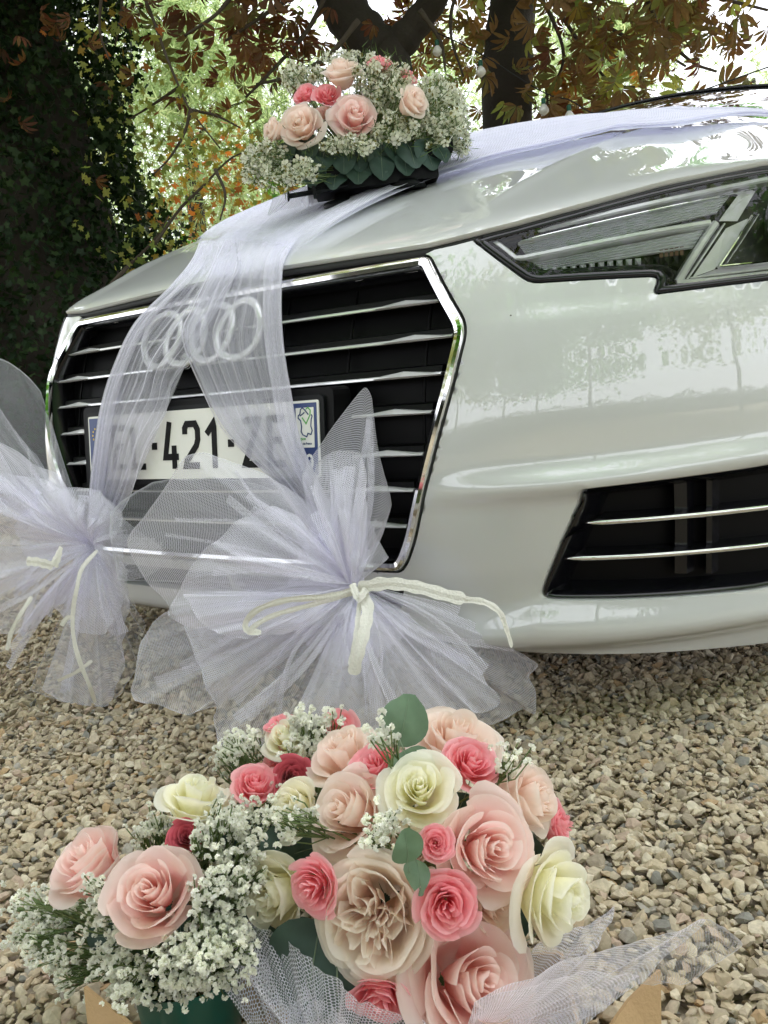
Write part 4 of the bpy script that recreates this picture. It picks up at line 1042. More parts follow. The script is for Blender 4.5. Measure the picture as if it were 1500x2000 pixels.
# pines and lighter trees farther off
def pine(loc, h, r, n, label, mat='pine', group='pale green trees in the distance', trunk_r=.16):
    t = tree('pine_tree', loc, label, 'tree', None); loc = np.array(loc, float)
    limb(t, [loc-np.array([0, 0, .1]), loc+np.array([.1, 0, h*.5]), loc+np.array([0, .1, h])], [trunk_r, trunk_r*.7, .04], name='trunk')
    cs = []
    for k in range(26):
        z = h*(.18+.82*RNG.random()); a = RNG.random()*6.283; rr_ = r*(1.05-z/h)**.5*RNG.uniform(.35, 1.0); e_ = loc+np.array([rr_*math.cos(a), rr_*math.sin(a), z+.2])
        if k % 2 == 0: limb(t, [loc+np.array([0, 0, z-.3]), (loc+np.array([0, 0, z])+e_)/2, e_], [.035, .01], M['barkl'], 'branch', 5)
        cs.append(e_)
    P = np.vstack([c_+RNG.normal(size=(n//26, 3))*np.array([.38, .38, .26])*r/1.6 for c_ in cs])
    leaves('foliage', TUFT, P, .16, M[mat], t, -.2)
def gp(px, d): q = D(px, 850, d); return (q[0], q[1], 0)
pine(gp(420, 11), 5.4, 2.0, 5600, 'light green pine rising in the gap between the ivy and the bonnet bouquet')
pine(gp(300, 15), 6.0, 2.2, 3000, 'hazy pale pine behind the hanging plane leaves', 'pine')
pine(gp(560, 14), 6.4, 2.0, 3400, 'light green pine directly behind the bonnet bouquet', 'pine')
pine(gp(1225, 12), 4.9, 1.7, 2800, 'small thin-stemmed pine seen just left of the windscreen')
pine(gp(1100, 16), 6.5, 2.0, 3200, 'pale pine behind the brown leaves, right of the straight trunk')
pine(gp(1480, 15), 5.2, 1.9, 2000, 'pale pine above the windscreen at the right edge')
pine(gp(880, 15), 6.0, 1.9, 3000, 'pale pine between the two chestnut trunks')
# bright shrub behind the bonnet's front corner
sc_ = gp(400, 7.0); T5 = tree('green_shrub', sc_, 'bright green feathery shrub just above the front of the bonnet', 'shrub')
sc_ = np.array(sc_)
for k in range(9):
    a = k*.7; e_ = sc_+np.array([.7*math.cos(a), .5*math.sin(a), 1.5+.35*math.sin(k*2.1)]); limb(T5, [sc_, (sc_+e_)/2+np.array([0, 0, .2]), e_], [.02, .006], M['barkl'], 'stem', 5)
Pq = []
for k in range(110):
    a = RNG.random()*6.283; r_ = RNG.random()**.5; c0 = sc_+np.array([1.1*r_*math.cos(a), .6*r_*math.sin(a), RNG.uniform(.5, 2.05)]); d_ = RNG.normal(size=3); d_[2] *= .4; d_ /= np.linalg.norm(d_); s_ = np.cross(d_, [0, 0, 1]); s_ /= np.linalg.norm(s_)
    for j in range(12):
        for q in (-1, 1): Pq.append(c0+d_*j*.026+s_*q*.022-np.array([0, 0, .0012*j*j]))
leaves('foliage', OVAL, np.array(Pq), .055, M['shrub'], T5, .2)
# small turning tree and low brush
def bush(loc, r, n, size, mat, label, name='bush', proto=PLANE):
    loc = np.array(loc, float); t = tree(name, loc, label, 'bush')
    limb(t, [loc-np.array([0, 0, .05]), loc+np.array([0, 0, r[2]])], [.05, .02], M['barkl'], 'stem', 6)
    P = blob(loc+np.array([0, 0, r[2]]), r, n, RNG, .35); P = P[P[:, 2] > .02]; leaves('foliage', proto, P, size, M[mat], t, .3)
bush(gp(1130, 9), (1.5, .8, 1.35), 2600, .085, 'yellow', 'orange and yellow bush low behind the straight trunk')
bush(gp(820, 9.5), (1.6, .8, 1.5), 2200, .085, 'plane', 'yellow-green bush between the chestnut trunks')
bush(gp(480, 9), (1.3, .7, 1.7), 1800, .075, 'yellow', 'turning bush with orange flecks left of the bonnet bouquet')
bush(gp(1400, 8), (.9, .6, 1.45), 900, .10, 'shrub', 'green plane seedling beside the windscreen edge')
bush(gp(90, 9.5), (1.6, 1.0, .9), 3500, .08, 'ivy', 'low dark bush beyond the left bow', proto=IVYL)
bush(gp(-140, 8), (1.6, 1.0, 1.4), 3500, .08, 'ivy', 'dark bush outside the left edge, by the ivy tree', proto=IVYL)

# behind the photographer: clipped hedge and trees that the paint mirrors
def hedge():
    V = []; F = []; c0 = O[:2]-_fh[:2]*7.5; a = _r[:2]
    t = tree('clipped_hedge', (c0[0], c0[1], 0), 'clipped dark hedge along the far side of the drive, behind the viewpoint', 'hedge')
    n = 26000; s = RNG.uniform(-20, 20, n); z = RNG.random(n)*2.0; dpt = RNG.uniform(0, .5, n)
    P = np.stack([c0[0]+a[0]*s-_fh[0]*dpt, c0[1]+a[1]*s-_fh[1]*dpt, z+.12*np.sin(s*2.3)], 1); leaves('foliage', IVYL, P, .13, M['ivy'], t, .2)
    q = []
    for s_ in (-20, 20):
        for dd in (.15, .6): q.append((c0[0]+a[0]*s_-_fh[0]*dd, c0[1]+a[1]*s_-_fh[1]*dd))
    V = [(x, y, z_) for x, y in (q[0], q[1], q[3], q[2]) for z_ in (0, 1.6)]
    make('hedge_core', V, [(0, 2, 3, 1), (2, 4, 5, 3), (4, 6, 7, 5), (6, 0, 1, 7), (1, 3, 5, 7)], M['bark'], t, False)
hedge()
def back_tree(x, y, h, label, mat='pine', r=2.0, n=2600):
    t = tree('broadleaf_tree', (x, y, 0), label); limb(t, [(x, y, -.1), (x+.1, y, h*.5), (x, y+.1, h)], [.06, .05, .03], name='trunk')
    rr = np.random.default_rng(int(abs(x*37+y*91))); cs = blob((x, y, h-.3), (r*1.25, r*1.25, 1.9), 46, rr, .25); P = np.vstack([c_+rr.normal(size=(n//46, 3))*.42 for c_ in cs])
    rel = P-O; z = rel@FW; px = 750+FPX*(rel@RT)/z; py = 1000-FPX*(rel@UP)/z; P = P[~((z > 0) & (px > -60) & (px < 1560) & (py > -80))]
    leaves('foliage', PLANE, P, .19, M[mat], t, .5, rng=rr)
for i, (x, y, h, lb) in enumerate(((4.6, -3.2, 4.6, 'leafy tree right of the viewpoint, outside the photo'), (1.8, -5.6, 4.8, 'leafy tree behind the viewpoint'), (-2.2, -4.4, 4.6, 'leafy tree left behind the viewpoint'),
                   (7.2, .3, 4.9, 'tree beside the car, outside the right edge'), (-4.6, -1.2, 5.0, 'tree left of the car, outside the photo'), (-.6, -6.6, 5.2, 'second leafy tree behind the viewpoint'), (6.2, 4.5, 5, 'tree right of the windscreen, outside the photo'), (3.4, -5.2, 4.9, 'leafy tree behind the viewpoint, right of its neighbours'), (-4.8, 2.4, 5.2, 'tree beyond the left flank of the car, outside the photo'))):
    back_tree(x, y, h, lb, ['shrub', 'plane', 'shrub', 'pine', 'plane', 'plane', 'shrub', 'shrub', 'plane'][i], 2.3, 4600)

# string of garden bulbs among the brown leaves
def bulbs():
    t = empty('string_light', tuple(D(1100, 150, 4.9)), 'dark cable with white bulbs in green sockets hanging among the brown leaves', 'string light')
    cab = [(845, 60, 5.2), (938, 105, 5.1), (1060, 180, 5.0), (1112, 195, 4.95), (1150, 218, 4.9), (1185, 222, 4.85), (1300, 200, 4.7), (1560, 110, 4.3)]
    limb(t, [D(*q) for q in cab], [.004, .004], M['rubber'], 'cable', 5)
    for px, py, d in ((853, 78, 5.2), (938, 118, 5.1), (1061, 192, 5.0), (1111, 205, 4.95), (1150, 230, 4.9), (1187, 232, 4.85)):
        p = D(px, py, d); P = [p+np.array([0, 0, -z]) for z in (0, .006, .03, .036)]; V, F = tube(P, [.010, .014, .014, .012], 10); s = make('socket', V, F, M['socket'], t)
        zs = np.linspace(.034, .098, 10); rs = [.012, .016, .022, .027, .030, .031, .029, .024, .015, .002]
        V, F = tube([p+np.array([0, 0, -z]) for z in zs], rs, 12); make('bulb', V, F, M['bulb'], t)
bulbs()

# ------------------------------------------------------------------ tulle
def net_mesh(name, P, mat, parent, cloth_w, cloth_l, hem=(0, 0, 0, 0), hemv=.36):
    """P (nv, nu, 3) grid; uv in metres of cloth; hem = rows/cols at (v0, v1, u0, u1) that are doubled"""
    nv, nu, _ = P.shape; V = P.reshape(-1, 3); me = bpy.data.meshes.new(name)
    F = [(j*nu+i, j*nu+i+1, (j+1)*nu+i+1, (j+1)*nu+i) for j in range(nv-1) for i in range(nu-1)]
    me.from_pydata(V.tolist(), [], F); me.materials.append(mat); me.shade_smooth()
    uv = me.uv_layers.new(name='net'); ii, jj = np.meshgrid(np.arange(nu), np.arange(nv)); 
    U = np.stack([ii/(nu-1)*cloth_w, jj/(nv-1)*cloth_l], -1).reshape(-1, 2)
    if isinstance(cloth_l, np.ndarray): pass
    li = np.zeros(len(me.loops), np.int32); me.loops.foreach_get('vertex_index', li); uv.data.foreach_set('uv', U[li].astype(np.float32).ravel())
    h = np.zeros((nv, nu), np.float32)
    if hem[0]: h[:hem[0]] = hemv
    if hem[1]: h[-hem[1]:] = hemv
    if hem[2]: h[:, :hem[2]] = hemv
    if hem[3]: h[:, -hem[3]:] = hemv
    at = me.attributes.new('hem', 'FLOAT', 'POINT'); at.data.foreach_set('value', h.ravel())
    return link(name, me, parent)
def folds(u, v, k, rng, drift=.6):
    f = 0
    for j in range(4):
        kk = k*(.6+.55*j)*rng.uniform(.85, 1.15); ph = rng.uniform(0, 6.283); dr = rng.normal()*drift
        w_ = 2*np.pi*kk*u+ph+dr*v*3; f = f+(.5*np.sin(w_)+.7*(1-2*np.abs(np.sin(w_/2))**.8))/(1+.7*j)
    return f/1.9
def band(name, A, B, nv, nu, k, amp, mat, parent, rng, cloth=2.2, ampv=None, norm=None, hem=(0, 0, 2, 2)):
    A = spline(A, nv); B = spline(B, nv); u = np.linspace(0, 1, nu)[None, :]; v = np.linspace(0, 1, nv)[:, None]
    P = A[:, None]+(B-A)[:, None]*u[..., None]
    f = folds(u, v, k, rng); a_ = amp*(1 if ampv is None else np.interp(v, np.linspace(0, 1, len(ampv)), ampv))
    if norm is None: norm = np.array([.30, -.95, .05])
    nn = np.array(norm)/np.linalg.norm(norm) if np.ndim(norm) == 1 else None
    P = P+(f*a_)[..., None]*(nn if nn is not None else norm)
    lat = (B-A)[:, None]*(folds(u, v, k*.8, rng)*.012*np.sin(np.pi*u))[..., None]; P = P+lat
    L = np.linalg.norm(np.diff(A, axis=0), axis=1).sum(); wd = np.linalg.norm(A-B, axis=1).mean()
    return net_mesh(name, P, mat, parent, wd*cloth, L, hem)
def polyl(P, n):
    P = np.asarray(P, float); d = np.r_[0, np.cumsum(np.linalg.norm(np.diff(P, axis=0), axis=1))]; t = np.linspace(0, d[-1], n)
    Q = np.stack([np.interp(t, d, P[:, k]) for k in range(3)], 1); R_ = spline(P, n); return Q*.65+R_*.35
def fan(name, c, bnd, nu, nv, k, amp, bulge, mat, parent, rng, neck=.006, hem=(0, 1, 0, 0), pw=1.0, toward=None):
    c = np.asarray(c, float); Bp = polyl(bnd, nu); u = np.linspace(0, 1, nu)[None, :]; v = np.linspace(0, 1, nv)[:, None]
    t = -FW if toward is None else np.asarray(toward)
    L = np.linalg.norm(Bp-c, axis=1)
    vv = v**pw; d = (Bp-c)[None]; P = c+d*vv[..., None]
    # the cloth leaves the knot bunched
    f = folds(u, v, k, rng, .35); env = np.minimum(1, v*3.5)*(.45+.55*v)
    P = P+t*((f*amp*env)+bulge*np.sin(np.pi*np.minimum(1, v*1.02)*.93)*(.55+.45*np.sin(np.pi*u)))[..., None]
    cr_ = (1-np.abs(np.sin(5.5*u*3.1+4.2*v+rng.uniform(0, 6))))*(1-np.abs(np.sin(4*v-7*u+rng.uniform(0, 6)))); P = P+t*(cr_*amp*.9*v)[..., None]
    sd = np.cross(d, t); sd = sd/(np.linalg.norm(sd, axis=-1, keepdims=True)+1e-9)
    P = P+sd*(folds(u, v, k*1.1, rng, .35)*amp*.55*env)[..., None]
    ct = np.linalg.norm(np.diff(Bp, axis=0), axis=1).sum()
    return net_mesh(name, P, mat, parent, max(ct, .12)*1.1, L.mean()*1.1, hem)

TRNG = np.random.default_rng(21)
RB = empty('tulle_ribbon', tuple(hood_hit(480, 500)), 'long white tulle ribbon running down the bonnet and over the grille in two gathered strands', 'ribbon')
# on the bonnet: rails in bonnet coordinates, from the windscreen corner to the nose
def onhood(pts, lift): 
    out = []
    for x, y in pts: out.append((x, y, float(hood(x, y))+lift))
    return out
railN = [hood_hit(*p)[:2] for p in ((1560, 244), (1380, 252), (1240, 268), (1120, 290), (980, 322), (840, 366), (740, 408), (668, 446), (620, 478), (580, 508))]
railF = [hood_hit(*p)[:2] for p in ((1560, 232), (1380, 236), (1240, 246), (1100, 262), (950, 292), (800, 330), (660, 372), (540, 412), (440, 450), (385, 486))]
for k_, (mt, lift, kk) in enumerate(((M['tulle4'], .006, 9), (M['tulle4'], .011, 7), (M['tulle2'], .015, 11))):
    nv, nu = 110, 60
    A = spline([np.array([*p, 0]) for p in railF], nv); B = spline([np.array([*p, 0]) for p in railN], nv)
    u = np.linspace(0, 1, nu)[None, :]; v = np.linspace(0, 1, nv)[:, None]; sh = .02*k_*np.sin(v*5+k_)
    P = A[:, None]*(1-u[..., None])+B[:, None]*u[..., None]; P = P+(B-A)[:, None]*sh[..., None]
    f = folds(u, v, kk, TRNG, .8); P[..., 2] = hood(P[..., 0], P[..., 1])+lift+.004+.004*(f+1)+.026*(1-u)**1.2*np.exp(-((v-.62)/.20)**2)
    o_ = net_mesh('ribbon_layer', P, mt, RB, .35, 1.6, (0, 0, 2, 2), .3)
    at = o_.data.attributes.new('thin', 'FLOAT', 'POINT'); at.data.foreach_set('value', np.repeat(np.clip((np.linspace(0, 1, nv)-.80)/.20, 0, 1)**.8*.93, nu).astype(np.float32))
off0 = -.018
top_l = (385, 478); 
def wp(px, py, off): return W(px, py, off)
def strand(Ls, Rs, mt, k, amp, offs, rng, cloth=2.6):
    nA = len(Ls); oo = np.interp(np.linspace(0, 1, nA), np.linspace(0, 1, len(offs)), offs); oo2 = np.interp(np.linspace(0, 1, len(Rs)), np.linspace(0, 1, len(offs)), offs)
    A = [nose_or_hood(p, o_) for p, o_ in zip(Ls, oo)]; B = [nose_or_hood(p, o_) for p, o_ in zip(Rs, oo2)]
    o_ = band('ribbon_strand', A, B, 70, 56, k, amp, mt, RB, rng, cloth)
    at = o_.data.attributes.new('thin', 'FLOAT', 'POINT'); at.data.foreach_set('value', np.repeat(np.clip(1-np.linspace(0, 1, 70)/.16, 0, 1)*.96, 56).astype(np.float32))
def edge_y(px): return float(np.interp(px, [165, 300, 552, 840], [608, 575, 524, 487]))
def nose_or_hood(p, off):
    px, py = p
    if py < edge_y(px)-6: q = hood_hit(px, py, .010); return q
    return W(px, py, off)
LA = [(392, 468), (372, 510), (330, 560), (262, 630), (222, 710), (196, 790), (182, 880), (172, 985), (180, 1050)]
RA = [(470, 462), (462, 520), (440, 580), (378, 680), (345, 750), (318, 810), (290, 880), (245, 980), (200, 1058)]
LB = [(430, 462), (410, 520), (372, 600), (352, 660), (395, 770), (440, 850), (540, 950), (640, 1080)]
RB_ = [(598, 440), (556, 505), (548, 580), (552, 670), (566, 760), (586, 860), (640, 980), (700, 1110)]
strand(LA, RA, M['tulle5'], 9, .007, [-.012, -.022, -.034, -.04], TRNG); strand(LA, [(x-8+14*(i % 2), y) for i, (x, y) in enumerate(RA)], M['tulle5'], 13, .008, [-.018, -.030, -.045, -.05], TRNG)
strand(LB, RB_, M['tulle5'], 8, .007, [-.012, -.022, -.034, -.04], TRNG); strand([(x+6, y) for x, y in LB], RB_, M['tulle5'], 12, .008, [-.018, -.03, -.045, -.05], TRNG)
strand([(214, 740), (196, 800), (182, 880), (172, 985), (180, 1050)], [(352, 735), (318, 810), (290, 880), (245, 980), (200, 1058)], M['tulle'], 8, .007, [-.03, -.04, -.045], TRNG)
strand([(378, 730), (420, 810), (470, 880), (540, 950), (640, 1080)], [(564, 740), (586, 860), (610, 920), (640, 980), (700, 1110)], M['tulle'], 8, .007, [-.03, -.04, -.045], TRNG)
# inner edge bundles
strand([(x, y) for x, y in LA], [(x+26, y) for x, y in LA], M['tulle2'], 4, .006, [-.02, -.035, -.05, -.055], TRNG)
strand([(x-34, y) for x, y in RB_], RB_, M['tulle'], 4, .005, [-.02, -.035, -.05, -.055], TRNG)
strand([(440, 465), (420, 505), (400, 540)], [(590, 450), (552, 500), (550, 545)], M['tulle5'], 10, .006, [-.012, -.02], TRNG)

# bows
def bow(kx, ky, off, label, specs, knots):
    c = W(kx, ky, off); t0 = float((c-O)@FW); b = empty('tulle_bow', tuple(c), label, 'bow', 'tulle bows tied on the front of the car')
    for s in specs:
        mt, k, amp, bl, pts = s[:5]; hem = s[5] if len(s) > 5 else 1
        cc = c+UP*0+RT*TRNG.normal()*.006+UP*TRNG.normal()*.006-FW*TRNG.uniform(0, .02)
        fan('tulle_loop', cc, [D(x, y, t0+dz) for x, y, dz in pts], 90, 40, k, amp, bl, M[mt], b, TRNG, hem=(0, hem, 1, 1))
        q_ = [D(x, y, t0+dz) for x, y, dz in pts]; Bq = polyl(q_, 60)
        for _ in range(6 if mt != 'tulle3' else 2):
            e_ = Bq[int(TRNG.integers(6, 54))]; k1 = TRNG.uniform(.55, .98); w1 = TRNG.uniform(.002, .010); mid = (cc+e_)/2-FW*(amp*1.2+bl*.9)+np.cross(e_-cc, FW)*TRNG.normal()*.06
            end = cc+(e_-cc)*k1; sdv = np.cross(e_-cc, FW); sdv /= np.linalg.norm(sdv)
            band('tulle_pleat', [cc, mid+(end-e_)*.5, end-FW*.004], [cc+sdv*.002, mid+(end-e_)*.5+sdv*w1, end+sdv*w1*TRNG.uniform(1.2, 3)-FW*.004], 24, 8, 1.2, .002, M['tulle2'], b, TRNG, 1.5, None, list(-FW), (0, 0, 1, 1))
    return b, c, t0
specR = [
 ('tulle', 3, .010, .03, [(640, 1010, .02), (560, 950, .0), (480, 905, -.02), (405, 880, -.03), (365, 893, -.03), (330, 945, -.02), (285, 1005, -.01), (248, 1052, 0), (275, 1110, .01), (320, 1175, .02), (352, 1215, .02)]),
 ('tulle', 4, .012, .05, [(600, 1030, -.03), (540, 985, -.05), (470, 1010, -.06), (380, 1100, -.06), (330, 1190, -.05), (390, 1230, -.03), (480, 1225, -.02)]),
 ('tulle', 2, .006, .02, [(600, 1020, .0), (590, 930, .0), (640, 850, -.01), (690, 785, -.02), (716, 756, -.02), (727, 775, -.02), (738, 850, -.02), (750, 930, -.02), (764, 985, -.01), (750, 1040, 0), (725, 1095, 0)]),
 ('tulle', 3, .008, .04, [(650, 1050, -.02), (615, 960, -.04), (618, 905, -.05), (655, 880, -.06), (705, 885, -.06), (722, 930, -.05), (715, 1000, -.03), (722, 1080, -.02)]),
 ('tulle', 4, .010, .02, [(420, 1180, .0), (345, 1185, .02), (300, 1215, .03), (275, 1250, .03), (262, 1320, .02), (254, 1345, .02), (262, 1368, .01), (310, 1378, .0), (368, 1391, -.01), (430, 1370, -.02), (480, 1330, -.02)]),
 ('tulle', 5, .014, .03, [(345, 1200, -.02), (370, 1250, -.03), (395, 1310, -.04), (415, 1370, -.05), (425, 1448, -.05), (470, 1462, -.05), (530, 1440, -.06), (610, 1420, -.06), (690, 1430, -.06), (760, 1420, -.05), (800, 1395, -.04)]),
 ('tulle', 5, .012, .03, [(560, 1420, -.09), (640, 1440, -.10), (720, 1430, -.10), (800, 1400, -.09), (870, 1395, -.07), (950, 1390, -.05), (975, 1370, -.04), (940, 1320, -.03), (890, 1270, -.02)]),
 ('tulle', 4, .009, .02, [(800, 1405, .0), (880, 1420, .02), (960, 1415, .04), (1020, 1385, .05), (1044, 1395, .05), (1040, 1350, .05), (1030, 1325, .05), (1052, 1302, .05), (1000, 1265, .04), (900, 1210, .02), (800, 1170, .01)]),
 ('tulle', 4, .010, .04, [(480, 1160, -.02), (420, 1150, -.04), (360, 1160, -.06), (400, 1220, -.08), (480, 1245, -.09), (560, 1230, -.08), (620, 1200, -.05)]),
 ('tulle2', 5, .010, .02, [(600, 1060, -.01), (620, 1000, -.01), (660, 960, -.02), (700, 985, -.02), (730, 1030, -.01), (760, 1090, 0)], 0),
 ('tulle2', 5, .010, .02, [(560, 1140, -.03), (590, 1070, -.03), (640, 1030, -.03), (700, 1020, -.03)], 0),
 ('tulle2', 5, .010, .02, [(560, 1190, -.03), (600, 1260, -.03), (660, 1300, -.04), (730, 1290, -.03), (790, 1240, -.02), (800, 1200, -.01)], 0),
 ('tulle3', 3, .008, .02, [(230, 1130, .05), (215, 1000, .06), (300, 940, .07), (420, 930, .07), (560, 960, .05)]),
]
BWR, CR, TR_ = bow(694, 1145, -.075, 'large white tulle bow in front of the grille, spreading behind the two rose bouquets', specR, None)
specL = [
 ('tulle2', 5, .012, .03, [(60, 1110, -.06), (30, 1030, -.06), (70, 970, -.06), (140, 950, -.05), (200, 960, -.05), (240, 1010, -.04)], 0),
 ('tulle2', 5, .010, .02, [(100, 1180, -.03), (140, 1230, -.03), (200, 1240, -.03), (240, 1180, -.03), (240, 1100, -.03)], 0),
 ('tulle', 3, .012, .03, [(60, 1010, 0), (-40, 960, -.02), (-90, 890, -.03), (-60, 830, -.03), (0, 862, -.02), (60, 900, -.01), (120, 925, 0), (155, 985, 0)]),
 ('tulle2', 4, .016, .04, [(-60, 1190, -.05), (-110, 1120, -.06), (-110, 1000, -.06), (-60, 930, -.05), (20, 922, -.04), (100, 935, -.03), (165, 985, -.02)]),
 ('tulle', 4, .014, .03, [(-90, 1060, -.06), (-100, 1180, -.06), (-40, 1230, -.05), (20, 1235, -.04), (80, 1215, -.03), (130, 1160, -.02)]),
 ('tulle', 4, .012, .02, [(15, 1310, -.02), (20, 1260, -.03), (60, 1200, -.03), (100, 1180, -.02), (150, 1180, -.02), (170, 1230, -.02)]),
 ('tulle', 5, .010, .015, [(80, 1345, 0), (120, 1372, 0), (165, 1378, -.01), (215, 1375, 0), (240, 1290, 0), (246, 1200, 0), (250, 1150, 0)]),
 ('tulle3', 5, .012, .02, [(60, 1350, .02), (130, 1375, .02), (210, 1380, .02), (270, 1300, .03), (285, 1240, .03), (262, 1180, .02)]),
 ('tulle', 3, .010, .02, [(190, 985, -.02), (250, 1020, -.02), (300, 1060, -.01), (340, 1090, 0), (300, 1120, 0), (250, 1135, 0), (220, 1110, 0)]),
 ('tulle', 3, .010, .03, [(150, 1000, -.05), (190, 960, -.06), (240, 1000, -.06), (245, 1090, -.05), (246, 1165, -.04), (215, 1160, -.03)]),
 ('tulle3', 2, .012, .02, [(-40, 960, .15), (-120, 700, .25), (0, 698, .25), (45, 722, .22), (85, 762, .20), (104, 830, .15), (100, 900, .12), (130, 960, .06)]),
 ('tulle3', 3, .012, .02, [(-60, 900, .1), (-60, 760, .15), (0, 790, .15), (60, 880, .12), (120, 960, .04)]),
]
BWL, CL, TL_ = bow(188, 1060, -.07, 'smaller white tulle bow hanging off the far left corner of the grille above the gravel', specL, None)
def knot(parent, c, r):
    V = []; F = []; n = 22; m_ = 14
    for j in range(m_+1):
        ph = math.pi*j/m_
        for k in range(n):
            th = 2*math.pi*k/n; q = r*(1+.10*math.sin(9*th+2*ph)+.05*math.sin(4*th))*math.sin(ph); V.append(c+RT*q*math.cos(th)*.8-FW*q*math.sin(th)*.8+UP*r*1.5*math.cos(ph))
    F = [(j*n+k, j*n+(k+1) % n, (j+1)*n+(k+1) % n, (j+1)*n+k) for j in range(m_) for k in range(n)]
    o = make('knot', V, F, M['tulle2'], parent)
    me = o.data; uv = me.uv_layers.new(name='net'); 
    for l in me.loops: v = me.vertices[l.vertex_index].co; uv.data[l.index].uv = (v.x*2+v.y, v.z)
knot(BWR, CR-FW*.01, .016); knot(BWL, CL-FW*.01, .018)

def ribbon(name, P, w_, mat, parent, n=40, twist=0.0, nrm=None, split=0):
    P = spline(P, n); V = []; F = []; m_ = 4
    for i in range(n):
        t = P[min(i+1, n-1)]-P[max(i-1, 0)]; t /= np.linalg.norm(t)+1e-9; nn = -FW if nrm is None else nrm
        s = np.cross(t, nn); s /= np.linalg.norm(s)+1e-9; up_ = np.cross(s, t); a = twist*i/n; s2 = s*math.cos(a)+up_*math.sin(a); u2 = np.cross(s2, t)
        wv = 1.45*w_*(1+.10*math.sin(i*.9))*(.6 if i in (0, n-1) else 1)
        for a_, h in ((-.5, 0), (-.12, .10), (.2, .01), (.5, .08)): V.append(P[i]+s2*wv*a_+u2*w_*h)
        for a_, h in ((.5, .04), (.2, -.03), (-.12, .06), (-.5, -.04)): V.append(P[i]+s2*wv*a_+u2*w_*h)
    F = [(i*8+k, i*8+(k+1) % 8, (i+1)*8+(k+1) % 8, (i+1)*8+k) for i in range(n-1) for k in range(8)]+[tuple(range(8))[::-1], tuple((n-1)*8+k for k in range(8))]
    return make(name, V, F, mat, parent, False)
tR = TR_-.10
for pts, w_, tw_ in (([(700, 1150, 0), (640, 1165, -.02), (560, 1172, -.04), (505, 1190, -.05), (480, 1215, -.05), (484, 1232, -.05), (510, 1235, -.045)], .0055, .5),
                     ([(700, 1155, 0), (620, 1178, -.02), (540, 1200, -.04), (498, 1222, -.05), (488, 1236, -.052)], .0045, .3),
                     ([(700, 1148, 0), (760, 1140, -.03), (820, 1148, -.05), (870, 1162, -.06), (908, 1170, -.06)], .0105, .2),
                     ([(705, 1150, 0), (740, 1132, -.02), (780, 1142, -.03), (830, 1158, -.05), (905, 1176, -.055)], .0045, .4),
                     ([(900, 1170, -.06), (945, 1176, -.06), (975, 1195, -.06), (988, 1225, -.055), (1000, 1264, -.05)], .0055, .9),
                     ([(706, 1158, 0), (718, 1185, -.02), (712, 1230, -.04), (700, 1275, -.05), (690, 1318, -.05)], .0105, .3),
                     ([(706, 1158, 0), (700, 1200, -.02), (694, 1250, -.04), (684, 1300, -.05)], .0045, -.3),
                     ([(688, 1140, -.01), (700, 1168, -.02), (716, 1150, -.01)], .006, 0)):
    ribbon('raffia_strand', [D(x, y, tR+dz) for x, y, dz in pts], w_, M['raffia'], BWR, twist=tw_)
tL = TL_-.12
for pts, w_, tw_ in (([(190, 1075, 0), (160, 1110, -.02), (150, 1150, -.03), (143, 1190, -.03), (143, 1240, -.03), (155, 1290, -.03), (175, 1340, -.02), (186, 1372, 0)], .0045, .4),
                     ([(52, 1096, -.03), (75, 1098, -.035), (104, 1106, -.03)], .0095, .2), ([(104, 1106, -.03), (112, 1090, -.03), (120, 1068, -.03)], .010, .8),
                     ([(62, 1165, -.02), (40, 1200, -.03), (22, 1235, -.03), (14, 1270, -.03)], .0045, .4), ([(145, 1204, -.03), (130, 1208, -.03), (120, 1222, -.03)], .005, .2), ([(180, 1290, -.01), (150, 1312, -.01), (112, 1330, 0)], .004, .5)):
    ribbon('raffia_strand', [D(x, y, tL+dz) for x, y, dz in pts], w_, M['raffia'], BWL, twist=tw_, n=24)

